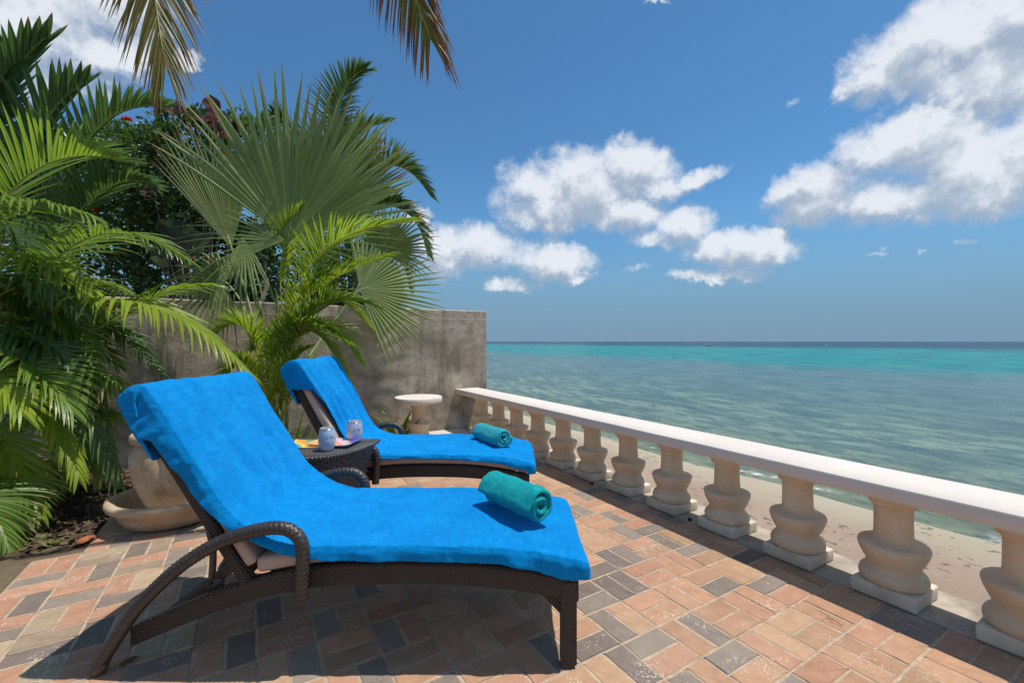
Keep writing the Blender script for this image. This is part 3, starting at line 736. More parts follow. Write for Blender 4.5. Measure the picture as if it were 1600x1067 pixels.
def make_towel(name, label, loc, rz, mtx, seed, drops, insets, hood, foldamp):
    """terry towel with a hood over the backrest: path over the back, front of the backrest, seat, foot"""
    T_ = lambda x, z: mtx @ Vector((x, 0, z))
    Lb = .84; fo = .091
    ctl = [T_(Lb-hood, -.042), T_(Lb-hood*.5, -.044), T_(Lb-.02, -.038), T_(Lb+.010, -.018), T_(Lb+.016, .03), T_(Lb-.006, .078), T_(Lb-.06, fo), T_(.60, fo), T_(.42, fo), T_(.27, fo+.004)]
    ctl += [Vector((-.985, 0, .525)), Vector((-.86, 0, .478)), Vector((-.70, 0, .470)), Vector((-.45, 0, .472)), Vector((-.2, 0, .470)), Vector((.05, 0, .456)), Vector((.20, 0, .428)), Vector((.265, 0, .415)), Vector((.292, 0, .395)), Vector((.298, 0, .345))]
    path = spline(ctl, 14); acc = [0]
    for a, c in zip(path, path[1:]): acc.append(acc[-1]+(c-a).length)
    nS = 260; tot = acc[-1]; pp = []; j = 0
    for i in range(nS+1):
        s = tot*i/nS
        while j < len(acc)-2 and acc[j+1] < s: j += 1
        k = (s-acc[j])/max(1e-6, acc[j+1]-acc[j]); pp.append(path[j].lerp(path[j+1], k))
    s_top = hood+.03
    def interp(tab, s):
        if s <= tab[0][0]: return tab[0][1]
        for (a, x), (c, y) in zip(tab, tab[1:]):
            if a <= s <= c:
                k = (s-a)/(c-a); k = k*k*(3-2*k); return x+(y-x)*k
        return tab[-1][1]
    nW = 96; b = MB(); idx = []
    for i, p in enumerate(pp):
        s = tot*i/nS - s_top      # 0 at the crest
        Tn = (pp[min(i+1, nS)]-pp[max(i-1, 0)]).normalized(); N = Vector((-Tn.z, 0, Tn.x))
        if N.dot(Vector((0, 0, 1))) < 0 and s > 0: N = -N
        if s <= 0: N = Vector((-Tn.z, 0, Tn.x))
        dr = interp(drops, s); ins = interp(insets, s)
        yn = -.012+ins; yf = WID+.012
        drf = dr*.9
        Wd = dr+(yf-yn)+drf; row = []
        for k in range(nW+1):
            q = Wd*k/nW; rr = .018
            # across: hang on the near side, lie flat, hang on the far side, rounded at both shoulders
            if q < dr: y = yn; down = dr-q
            elif q > dr+(yf-yn): y = yf; down = q-dr-(yf-yn)
            else: y = yn+q-dr; down = 0
            e = min(abs(q-dr), abs(q-dr-(yf-yn)))
            if e < rr:
                h = (rr-e)*.42
                if down > 0: y += h*(1 if q < dr else -1)*.6
                else: down += h*.5
            hang = min(1, down/.05)
            pos = Vector((p.x, y, p.z)) - N*down
            fn = 0
            # soft creases: long ones along the length, stronger where the cloth hangs or bends
            if s > .02:
                lf = .12+abs(noise.noise(Vector((y*9-s*.8+seed, s*.9, seed))))*1.1+noise.noise(Vector((y*21+seed, s*1.8, seed+4)))*.3
                fn += foldamp*lf*(.22+.78*max(0, 1-abs(s-.45)/.55))
            fn += .0060*noise.noise(Vector((pos.x*6+seed, y*6, pos.z*6)))+.0020*noise.noise(Vector((pos.x*22+seed, y*22, pos.z*22)))+.0009*noise.noise(Vector((pos.x*70+seed, y*70, pos.z*70)))
            fn += .007*max(0, 1-abs(s-.93)/.22)*noise.noise(Vector((s*26+seed, y*3.0, 7)))*min(1, (abs(y-.3)+.25)*1.6)
            fn += hang*.012*noise.noise(Vector((s*9+seed, 2, down*6)))+hang*.006*noise.noise(Vector((s*26, 7+seed, down*9)))
            side = Vector((0, -1 if q < dr else 1, 0))
            outd = side if down > .012 else N
            if down > .012: fn = max(fn*1.2+.001, -.004)
            pos += outd*(fn+(.005*hang*abs(noise.noise(Vector((s*5, seed, 1))))))
            # hood crumples at the corner
            if s < .30 and s > 0 and q < dr+.12:
                pos += N*.008*noise.noise(Vector((s*12+seed, q*14, 3)))*(1-s/.30)+Vector((0, -1, 0))*.010*max(0, noise.noise(Vector((s*16, q*20, 8+seed))))*(1-s/.30)
            row.append(b.vert(pos))
        # ragged hem
        idx.append(row)
    for r0, r1 in zip(idx, idx[1:]):
        for k in range(nW): b.f.append((r0[k], r0[k+1], r1[k+1], r1[k]))
    o = b.build(name, M_blue, None, True)
    o.location = loc; o.rotation_euler = (0, 0, rz)
    sol = o.modifiers.new('thickness', 'SOLIDIFY'); sol.thickness = .006; sol.offset = 0
    ss = o.modifiers.new('round', 'SUBSURF'); ss.levels = 1; ss.render_levels = 1
    return o

NEAR = w(0, 1.70); FAR = w(-.135, 3.05)
L1, m1 = make_lounger('sun_lounger', 'brown wicker sun lounger in the foreground under the nearer blue towel', (NEAR.x, NEAR.y, 0), -YAW, BACK)
L2, m2 = make_lounger('sun_lounger', 'brown wicker sun lounger beyond the side table, nearer the grey wall', (FAR.x, FAR.y, 0), -YAW, BACK+4)
t1 = make_towel('blue_towel', 'x', (NEAR.x, NEAR.y, 0), -YAW, m1, 1.3,
    [(-.3, .012), (-.05, .05), (0, .105), (.06, .125), (.20, .128), (.255, .12), (.30, .082), (.50, .070), (.70, .040), (.86, .030), (1.0, .040), (1.12, .050), (1.3, .053), (1.75, .060), (2.05, .082), (2.12, .075)],
    [(0, 0), (.28, 0), (.5, .0), (.75, .006), (1.0, 0)], .27, .020)
tag(t1, 'bright blue terry towel hooded over the foreground lounger', 'towel', 'blue towels spread over the loungers')
t2 = make_towel('blue_towel', 'x', (FAR.x, FAR.y, 0), -YAW, m2, 7.7,
    [(-.3, .012), (-.05, .05), (0, .105), (.06, .12), (.20, .12), (.255, .10), (.31, .012), (.50, .006), (.70, .01), (.86, .02), (1.0, .022), (1.3, .024), (1.75, .036), (2.05, .055), (2.12, .06)],
    [(0, 0), (.25, 0), (.31, .02), (.62, .085), (.85, .045), (1.0, .0)], .27, .055)
tag(t2, 'bright blue terry towel hooded over the farther lounger, deeper folds on its back', 'towel', 'blue towels spread over the loungers')

# rolled towels
def make_roll(label, P, Q, zc, rad, m, seed, cat='rolled towel'):
    P = Vector(P); Q = Vector(Q); ax = (Q-P).normalized(); Ln = (Q-P).length
    side = Vector((0, 0, 1)).cross(ax).normalized(); up = Vector((0, 0, 1)); mid = (P+Q)/2
    rr = random.Random(seed)
    turns = 2.35; th = rad/ (turns+.25); n = int(turns*40)
    b = MB(); nL = 26; rings = []
    def spir(q):      # centre line of the cloth, inside -> outside
        a = q*turns*2*math.pi
        r = th*.42+(rad-th*.5-th*.42)*q
        wob = 1+.30*noise.noise(Vector((math.cos(a)*1.2+seed, math.sin(a)*1.2, q*3)))*(1-q*.6)
        return a, r*wob
    # closed loop: out along the outer side, back along the inner side of the layer
    loop = []
    for i in range(n+1):
        a, r = spir(i/n); loop.append((a, r+th*.44))
    for i in range(n, -1, -1):
        a, r = spir(i/n); loop.append((a, r-th*.40))
    for j in range(nL+1):
        t = j/nL; ring = []
        e = min(t, 1-t)*Ln; shrink = 1 if e > .022 else .55+.45*math.sqrt(max(0, 1-(1-e/.022)**2))
        for k, (a, r) in enumerate(loop):
            q = (k/n if k <= n else (2*n+1-k)/n)
            cr, cth = spir(min(1, q))
            r2 = cth+(r-cth)*shrink
            off = (.010*noise.noise(Vector((q*7+seed, 2, 5)))+.006*q)*(1 if t > .5 else -1)*(abs(t-.5)*2)**2
            fz = 1 if r2 < 0 else 1
            n_ = .005*noise.noise(Vector((a*1.3, t*5+seed, 1)))+.0035*noise.noise(Vector((math.cos(a)*5, math.sin(a)*5, t*16+seed)))
            r2 += n_*(q if q > .5 else .4)
            x_, z_ = math.cos(a+seed)*r2*1.06, math.sin(a+seed)*r2*.96
            if z_ < -rad*.86: z_ = -rad*.86+(z_+rad*.86)*.3
            sag = .004*noise.noise(Vector((t*4, seed, 9)))
            ring.append(b.vert(side*x_+up*(z_+sag)+ax*((t-.5)*Ln+off)))
        rings.append(ring)
    m_ = len(loop)
    for p, q in zip(rings, rings[1:]):
        for k in range(m_): b.f.append((p[k], p[(k+1) % m_], q[(k+1) % m_], q[k]))
    for ring in (rings[0], rings[-1]):
        for i in range(n): b.f.append((ring[i], ring[i+1], ring[2*n-i], ring[2*n+1-i]))
    o = b.build('rolled_towel', m, None, True); o.location = (mid.x, mid.y, zc)
    ss = o.modifiers.new('round', 'SUBSURF'); ss.levels = 1; ss.render_levels = 1
    tag(o, label, cat, 'rolled teal towels on the foot ends'); return o
make_roll('teal towel roll on the foot of the foreground lounger', w(-.095, 2.15), w(.125, 1.885), .548, .085, M_teal, 1.0)
make_roll('paler teal towel roll on the foot of the farther lounger', w(-.255, 3.60), w(-.055, 3.32), .530, .085, M_tealL, 4.1)

# ------------------------------------------------------------------ wicker side table
ZT = .60
tb = thing('side_table', 'dark wicker side table with curved front between the two loungers', 'side table', tuple(w(-1.17, 2.74)), -YAW)
outl = spline([(.28, .24, 0), (.255, .06, 0), (.19, -.11, 0), (.07, -.215, 0), (-.10, -.245, 0), (-.24, -.17, 0), (-.29, .0, 0), (-.30, .25, 0)], 10)
outl = [(p.x, p.y) for p in outl]
b = MB(); b.prism(outl, ZT-.028, ZT, .008); o = b.build('tabletop', M_wickT, tb); auto_smooth(o, 35)
b = MB(); 
edge = [(x, y, ZT-.010) for x, y in outl]+[(outl[0][0], outl[0][1], ZT-.010)]
b.tube(edge, .010, 10, True, disp=lambda a, l: .16*math.sin(2*a+l*160)); b.build('braided_edge', M_wickT, tb, True)
b = MB(); rings = []; n = len(outl)
# body woven from horizontal strands round upright stakes, waisted below the top
rows = 60
for j in range(rows+1):
    t = j/rows; z = ZT-.028-t*(ZT-.03); k = .94-.30*math.sin(min(1, t*1.15)*math.pi/2)+.10*max(0, t-.7)
    ring = []
    for i, (x, y) in enumerate(outl):
        kk = k*(1+.024*(1 if (i//2+j//2) % 2 else -1)); ring.append(b.vert((x*kk-.01, y*kk+.01, z)))
    rings.append(ring)
for p, q in zip(rings, rings[1:]):
    for i in range(n): b.f.append((p[i], p[(i+1) % n], q[(i+1) % n], q[i]))
b.build('woven_body', M_wickT, tb, True)

# magazines
def booklet(name, label, cx, cy, rz, sx, sy, z, bands, curl, th=.006):
    m, t, bs = mat(name+'_print'); o = t.obj(); x, y, zz = t.sep(o)
    c = bands[0][1]; node = None
    nse = t.noise(o, 16, 2, .5, .6)
    warp = t.math('ADD', t.math('ADD', x, t.math('MULTIPLY', y, bands[0][2])), t.math('MULTIPLY', t.math('SUBTRACT', nse, .5), .10))
    colr = c
    for pos_, col, _ in bands[1:]: colr = t.mix(t.mr(warp, pos_, pos_+.004), colr, col)
    v = t.new('ShaderNodeTexVoronoi'); t.put(v.inputs['Vector'], o); v.inputs['Scale'].default_value = 26
    colr = t.mix(t.math('MULTIPLY', t.math('LESS_THAN', v.outputs['Distance'], .16), .7), colr, (.85, .83, .78))
    t.put(bs.inputs['Base Color'], colr); bs.inputs['Roughness'].default_value = .3
    loc = w(cx, cy, z); th_ = thing('magazine', label, 'magazine', tuple(loc), -YAW+rz, 'magazines on the side table')
    pg = MB(); n = 14
    for layer, (zz0, zz1, kk) in enumerate(((0, th*.85, pg),)):
        g_ = []
        for i in range(n+1):
            u_ = i/n-.5; h = curl*(u_*2)**2*abs(u_*2)+.002
            g_.append([kk.vert((u_*sx, yy, zz+h)) for yy, zz in ((-sy/2, zz0), (sy/2, zz0), (sy/2, zz1), (-sy/2, zz1))])
        for p, q in zip(g_, g_[1:]):
            for k in range(4): kk.f.append((p[k], q[k], q[(k+1) % 4], p[(k+1) % 4]))
        kk.f.append(tuple(g_[0])); kk.f.append(tuple(reversed(g_[-1])))
    pg.build('pages', simple('paper', (.75, .72, .66), .6, .05), th_)
    cv = MB(); g_ = []
    for i in range(n+1):
        u_ = i/n-.5; h = curl*(u_*2)**2*abs(u_*2)+.002+th*.85
        g_.append([cv.vert((u_*(sx+.004), yy, zz+h)) for yy, zz in ((-sy/2-.002, .0005), (sy/2+.002, .0005), (sy/2+.002, .0016), (-sy/2-.002, .0016))])
    for p, q in zip(g_, g_[1:]):
        for k in range(4): cv.f.append((p[k], q[k], q[(k+1) % 4], p[(k+1) % 4]))
    cv.f.append(tuple(g_[0])); cv.f.append(tuple(reversed(g_[-1])))
    cv.build('cover', m, th_)
booklet('lower_magazine', 'green, orange and blue magazine lying open under the pink one', -1.235, 2.80, .25, .27, .21, ZT+.001,
    [(0, (.10, .32, .42), .5), (-.12, (.80, .62, .12), 0), (-.09, (.80, .38, .06), 0), (-.04, (.18, .42, .20), 0), (.03, (.75, .72, .6), 0), (.07, (.08, .22, .5), 0)], .010)
booklet('upper_magazine', 'pink and purple magazine on top behind the nearer tumbler', -1.11, 2.80, -.12, .26, .19, ZT+.011,
    [(0, (.85, .42, .18), .9), (-.10, (.88, .55, .42), 0), (-.03, (.85, .30, .15), 0), (0.01, (.82, .50, .50), 0), (.06, (.80, .55, .30), 0), (.09, (.14, .10, .50), 0)], .008)

# tumblers
def tumbler_mat():
    m, t, b = mat('pearl_coat'); o = t.obj()
    f = t.new('ShaderNodeLayerWeight'); f.inputs[0].default_value = .35
    c = t.mix(t.mr(t.noise(o, 14, 3), .35, .65), (.40, .50, .66), (.50, .58, .72))
    t.put(b.inputs['Base Color'], c); b.inputs['Roughness'].default_value = .3; b.inputs['Metallic'].default_value = .1
    b.inputs['Coat Weight'].default_value = .4; b.inputs['Specular IOR Level'].default_value = .5
    return m
M_tum = tumbler_mat(); M_steel = simple('steel', (.6, .6, .62), .25, .05, 5, 0, metal=1); M_ink = simple('grey_script', (.22, .22, .27), .5, .1, 5, 0)
m_, t_, b_ = mat('clear_lid'); b_.inputs['Base Color'].default_value = (.85, .87, .9, 1); b_.inputs['Transmission Weight'].default_value = .7; b_.inputs['Roughness'].default_value = .12; M_lid = m_
def tumbler(label, X, d, z, rz):
    q = thing('tumbler', label, 'tumbler', tuple(w(X, d, z)), rz, 'tumblers on the side table')
    pr = [(.004, 0), (.030, 0), (.036, .004), (.043, .02), (.0485, .045), (.050, .065), (.0485, .09), (.0455, .112), (.043, .124), (.0425, .127), (.0405, .127), (.042, .10), (.044, .06), (.03, .01), (.004, .008)]
    b = MB(); b.lathe(pr, 48); b.build('cup_body', M_tum, q, True)
    b = MB(); b.lathe([(.0418, .1262), (.0430, .1262), (.0435, .128), (.0430, .130), (.0415, .130)], 48); b.build('rim', M_steel, q, True)
    b = MB(); b.lathe([(.004, .1265), (.040, .1265), (.0412, .1285), (.041, .1335), (.039, .1345), (.036, .131), (.004, .131)], 40); b.box((-.008, .012, .131), (.008, .026, .136), .0015); b.build('lid', M_lid, q, True)
    # a few strokes of flowing script on the side
    b = MB(); ang0 = math.atan2(-q.location.y, -q.location.x)-rz+.25
    for (x0, n) in ((0, 2.0), (.30, 3.5)):
        pts = []
        for i in range(46):
            tt = i/45; a = ang0-.35+x0*1.5+tt*.13*n; hz = .084+.0085*math.sin(tt*n*6.283)*(1-.3*tt)+(.006 if i < 5 else 0); rr = .0489+.0002
            a += .02*math.cos(tt*n*6.283); pts.append((math.cos(a)*rr, math.sin(a)*rr, hz))
        b.tube(pts, .0011, 5)
    b.build('script', M_ink, q, True)
tumbler('pearly blue stemless tumbler at the table front, in front of the magazines', -1.105, 2.655, ZT+.001, .0)
tumbler('pearly lilac tumbler at the back right of the side table', -1.02, 2.88, ZT+.001, .9)

# ------------------------------------------------------------------ plants
DOWN = Vector((0, 0, -1))
def blade(mb, base, direc, side, L, wd, rnd, droop, rnd_tip=0, secs=5, fold=.35, curve=None, g0=.0, g1=1.0):
    """one narrow leaflet: folded along its midrib, bending under its own weight"""
    d = direc.normalized(); p = base.copy(); prev = None
    side = (side-d*side.dot(d)).normalized(); nrm = d.cross(side)
    for i in range(secs+1):
        t = i/secs
        wv = wd*(min(1, .45+t*3)*(1-t**2.6)*1.0) if i < secs else 0
        g = g0+(g1-g0)*t
        if i == secs:
            row = (mb.vert(p, (rnd, g, .5)),)
        else:
            row = (mb.vert(p-side*wv*.5+nrm*wv*fold, (rnd, g, 0)), mb.vert(p, (rnd, g, 1)), mb.vert(p+side*wv*.5+nrm*wv*fold, (rnd, g, 0)))
        if prev:
            if len(row) == 3:
                mb.f.append((prev[0], prev[1], row[1], row[0])); mb.f.append((prev[1], prev[2], row[2], row[1]))
            else:
                mb.f.append((prev[0], prev[1], row[0])); mb.f.append((prev[1], prev[2], row[0]))
        prev = row
        d = (d+DOWN*droop/secs*(.5+t)+(curve*(1/secs) if curve is not None else Vector())).normalized()
        side = (side-d*side.dot(d)).normalized(); nrm = d.cross(side)
        p = p+d*L/secs

def frond(parent, P, mats, n=46, L=.42, wd=.026, lift=.35, droop=.5, rnd=None, start=.12, up=None, rad=.009, spread=(72, 24), taper=.35, clump=0, name='frond', secs=5, var=.12):
    """a feather palm leaf on a bezier rachis given by world points P"""
    rnd = rnd or random; P = [Vector(p) for p in P]
    mb = MB(); up0 = up or Vector((0, 0, 1)); shade = rnd.uniform(.0, .8)
    pts = [bez(P, i/24) for i in range(25)]
    for i in range(n):
        s = start+(1-start)*(i+.5)/n; p = bez(P, s); T = (bez(P, min(1, s+.02))-bez(P, s-.02)).normalized()
        S_ = T.cross(up0).normalized() if abs(T.dot(up0)) < .98 else T.cross(Vector((1, 0, 0))).normalized()
        N = S_.cross(T).normalized()
        if clump: s_off = math.sin(i*1.7)*clump
        else: s_off = 0
        k = (s-start)/(1-start)
        Lk = L*(min(1, .45+k*2.6))*(1-(1-taper)*max(0, k-.35)/.65)
        ang = R(spread[0]+(spread[1]-spread[0])*k)
        for sg in (-1, 1):
            a = ang+rnd.uniform(-.09, .09); lf = lift+s_off+rnd.uniform(-.12, .12)
            d = T*math.cos(a)+(S_*sg*math.cos(lf)+N*math.sin(lf))*math.sin(a)
            q = p+T*rnd.uniform(-.006, .006)
            blade(mb, q, d, T, Lk*rnd.uniform(1-var, 1+var*.5), wd*rnd.uniform(.85, 1.1), min(1, max(0, shade+rnd.uniform(-.25, .25))), droop*rnd.uniform(.6, 1.4), secs=secs)
    k = 1.0
    o = None
    fr = mb.build(name, mats[0], parent, local=False)
    rb = MB(); rb.tube(pts, [rad*(1-.8*i/24)+.001 for i in range(25)], 6, c=(.5, .2, 0))
    rb.v = [tuple(parent.matrix_basis.inverted() @ Vector(p)) for p in rb.v]
    r_ = rb.build('rachis', mats[1], None, True); r_.parent = fr
    return fr

def fan(parent, hub, cdir, nrm, Rr, m, nseg=44, spread=250, fuse=.48, droop=.25, rnd=None, short=.28, pet=None, petr=.011, pleat=.55, cup=.12, name='fan_leaf', stiff=1.0, bend=None):
    rnd = rnd or random; mb = MB(); hub = Vector(hub); c = Vector(cdir).normalized(); nv = Vector(nrm); nv = (nv-c*nv.dot(c)).normalized(); s = c.cross(nv)
    A = R(spread)/2; dA = 2*A/nseg; base_sh = rnd.uniform(.3, .6)
    rs = (0.02, .12, .25, .38, fuse, .60, .72, .84, .93, 1)
    for k in range(nseg):
        a = -A+dA*(k+.5); kk = abs(a)/A
        Rk = Rr*(1-short*kk**2)*rnd.uniform(.93, 1.04); d0 = c*math.cos(a)+s*math.sin(a); sd = (-c*math.sin(a)+s*math.cos(a))
        tw = rnd.uniform(-.03, .03); dr = droop*rnd.uniform(.5, 1.5)*(1+kk*1.2); prev = None; sh = min(1, max(0, base_sh+rnd.uniform(-.4, .45)))
        for r in rs:
            rr = r*Rk; hw = rr*math.tan(dA/2)*1.02 if r <= fuse else fuse*Rk*math.tan(dA/2)*(1-((r-fuse)/(1-fuse)))**.85
            off = nv*(cup*Rr*r*r)+DOWN*dr*Rr*max(0, r-.35)**2.2+sd*tw*rr*max(0, r-fuse)*3
            if bend is not None: off += Vector(bend)*Rr*r**2.2
            q = hub+d0*rr+off; pl = hw*pleat
            if r == 1: row = (mb.vert(q, (sh, 1, .5)),)
            else: row = (mb.vert(q-sd*hw, (sh, r, 0)), mb.vert(q+nv*pl, (sh, r, .9)), mb.vert(q+sd*hw, (sh, r, 0)))
            if prev:
                if len(row) == 3: mb.f.append((prev[0], prev[1], row[1], row[0])); mb.f.append((prev[1], prev[2], row[2], row[1]))
                else: mb.f.append((prev[0], prev[1], row[0])); mb.f.append((prev[1], prev[2], row[0]))
            prev = row
    o = mb.build(name, m, parent, local=False)
    if pet:
        P = [Vector(p) for p in pet]+[hub]
        pb = MB(); pb.tube([bez(P, i/16) for i in range(17)]+[hub+c*Rr*.10], [petr*1.5-petr*.8*i/17 for i in range(18)], 7, flat=.7)
        pb.v = [tuple(parent.matrix_basis.inverted() @ Vector(p)) for p in pb.v]
        r_ = pb.build('petiole', M_petiole, None, True); r_.parent = o
    return o

def stem(parent, pts, r0, r1, m, name='stem', rings=0):
    b = MB(); n = 30; P = [bez([Vector(p) for p in pts], i/n) for i in range(n+1)]
    b.tube([p for p in P], [r0+(r1-r0)*i/n for i in range(n+1)], 10, disp=(lambda a, l: .06*(math.sin(l*rings) > .9)) if rings else None)
    b.v = [tuple(parent.matrix_basis.inverted() @ Vector(p)) for p in b.v]
    return b.build(name, m, parent, True)

def A3(*q): return [at(*p) for p in q]

# ---- fan palm in the bed beside the wall
rng = random.Random(21)
fb = w(-2.30, 4.35)
fp = thing('fan_palm', 'large silvery green fan palm rising behind the foreground lounger', 'palm', (fb.x, fb.y, 0))
stem(fp, [fb, fb+Vector((-.02, .02, .3)), at(432, 560, 4.35)], .045, .03, M_stem)
Vw = -w(-.3, 1).normalized()      # towards the viewpoint
Rt = w(1, 0); Rt.z = 0; Up = Vector((0, 0, 1)); Fw = w(0, 1); Fw.z = 0
def dr_(x, y, f=0): return Rt*x+Up*y+Fw*f
fan(fp, at(450, 372, 4.15), dr_(.14, 1, .10), dr_(.35, .62, -1), 1.62, M_fan, 32, 128, .56, .08, rng, .20, [at(428, 600, 4.3), at(452, 480, 4.25)], .014, pleat=.75)
fan(fp, at(446, 376, 4.10), dr_(-1, .10, -.1), dr_(0, .5, -1), 1.05, M_fan, 11, 76, .16, .50, rng, .12, None, pleat=.7)
fan(fp, at(455, 376, 4.10), dr_(1, -.05, -.1), dr_(0, .5, -1), 1.10, M_fan, 8, 50, .25, .22, rng, .12, None, pleat=.7)
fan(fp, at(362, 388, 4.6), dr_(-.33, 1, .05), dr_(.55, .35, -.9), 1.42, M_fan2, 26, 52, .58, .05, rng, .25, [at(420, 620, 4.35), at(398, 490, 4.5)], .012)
fan(fp, at(562, 452, 5.5), dr_(.857, .18, .515), dr_(.515, .30, -.857), 1.16, M_fan, 32, 175, .46, .03, rng, .10, [at(432, 640, 4.3), at(495, 530, 5.0)], .013, pleat=.75, cup=.02)
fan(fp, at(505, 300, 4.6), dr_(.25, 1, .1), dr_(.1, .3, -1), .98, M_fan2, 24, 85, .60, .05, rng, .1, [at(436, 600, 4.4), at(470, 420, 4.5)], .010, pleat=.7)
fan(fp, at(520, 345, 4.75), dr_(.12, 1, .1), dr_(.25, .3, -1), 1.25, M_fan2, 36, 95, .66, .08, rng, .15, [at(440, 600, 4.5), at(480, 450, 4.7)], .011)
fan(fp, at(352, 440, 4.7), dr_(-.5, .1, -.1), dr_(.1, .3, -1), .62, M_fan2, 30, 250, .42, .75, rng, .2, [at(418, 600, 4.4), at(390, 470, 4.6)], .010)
fan(fp, at(380, 372, 4.25), dr_(.12, -1, -.2), dr_(.5, 0, -1), .95, M_fan, 12, 60, .30, .35, rng, .3, None, pleat=.8)
fan(fp, at(470, 372, 4.5), dr_(.55, .75, .2), dr_(-.1, .4, -1), 1.30, M_fan, 22, 66, .46, .12, rng, .2, [at(436, 600, 4.4), at(458, 460, 4.5)], .012)
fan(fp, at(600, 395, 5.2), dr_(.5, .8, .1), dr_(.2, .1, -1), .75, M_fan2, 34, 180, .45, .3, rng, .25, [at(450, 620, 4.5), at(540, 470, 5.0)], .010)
fan(fp, at(470, 470, 4.4), dr_(.25, -1, -.1), dr_(.1, 0, -1), .62, M_fan, 14, 90, .28, .5, rng, .3, [at(440, 620, 4.4), at(455, 520, 4.4)], .009, pleat=.7)

# ---- yellow green clumping palm behind the side table
rng = random.Random(5)
cb = w(-2.25, 4.15)
cp = thing('areca_palm', 'bright yellow green areca palm clump between the two loungers', 'palm', (cb.x, cb.y, 0))
for (u, v) in ((405, 470), (432, 455), (455, 470), (480, 500), (388, 520), (442, 520)):
    x = rng.uniform(-.14, .14); y = rng.uniform(-.1, .1); bb = cb+Vector((x, y, 0))
    stem(cp, [bb, bb+Vector((x*.3, y*.3, .5)), at(u, v, 4.15+y)], .019, .012, M_stem, rings=38)
AR = (M_arecaY, M_rachY)
for P, n, L, ln in [
    (A3((470, 470, 4.0), (480, 360, 3.9), (640, 345, 3.8)), 52, .40, .5),
    (A3((440, 520, 4.0), (470, 400, 4.0), (575, 505, 3.9)), 46, .36, .6),
    (A3((440, 560, 3.9), (500, 470, 3.9), (560, 560, 3.8)), 44, .34, .6),
    (A3((425, 560, 3.9), (455, 480, 3.9), (545, 535, 3.7)), 40, .34, .5),
    (A3((420, 600, 3.9), (440, 500, 3.8), (520, 470, 3.8)), 40, .32, .5),
    (A3((410, 600, 3.9), (395, 470, 3.8), (340, 520, 3.7)), 40, .30, .6),
    (A3((455, 600, 3.9), (470, 540, 3.8), (520, 620, 3.8)), 34, .26, .6),
    (A3((430, 640, 3.8), (450, 560, 3.8), (480, 545, 3.8)), 34, .24, .5),
    (A3((415, 650, 3.8), (430, 600, 3.8), (462, 600, 3.8)), 30, .20, .5),
    (A3((440, 470, 4.2), (430, 380, 4.2), (470, 330, 4.2)), 40, .34, .4),
    (A3((450, 500, 4.1), (500, 430, 4.2), (610, 400, 4.2)), 44, .34, .5),
    (A3((445, 640, 4.0), (455, 430, 4.0), (540, 580, 3.9)), 44, .34, .5),
    (A3((430, 620, 3.9), (480, 430, 3.9), (590, 480, 3.8)), 44, .34, .5),
    (A3((420, 640, 4.0), (425, 500, 4.0), (400, 540, 3.9)), 40, .30, .5),
    (A3((440, 660, 3.9), (470, 560, 3.8), (535, 610, 3.8)), 36, .24, .5),
    (A3((425, 650, 4.0), (380, 520, 4.0), (350, 600, 3.9)), 40, .28, .5),
    (A3((400, 640, 3.9), (398, 560, 3.8), (370, 560, 3.7)), 30, .22, .5)]:
    frond(cp, P, AR, int(n*1.25), L*1.1, .0165, .45, .45, rng, .16, rad=.006, spread=(58, 20))

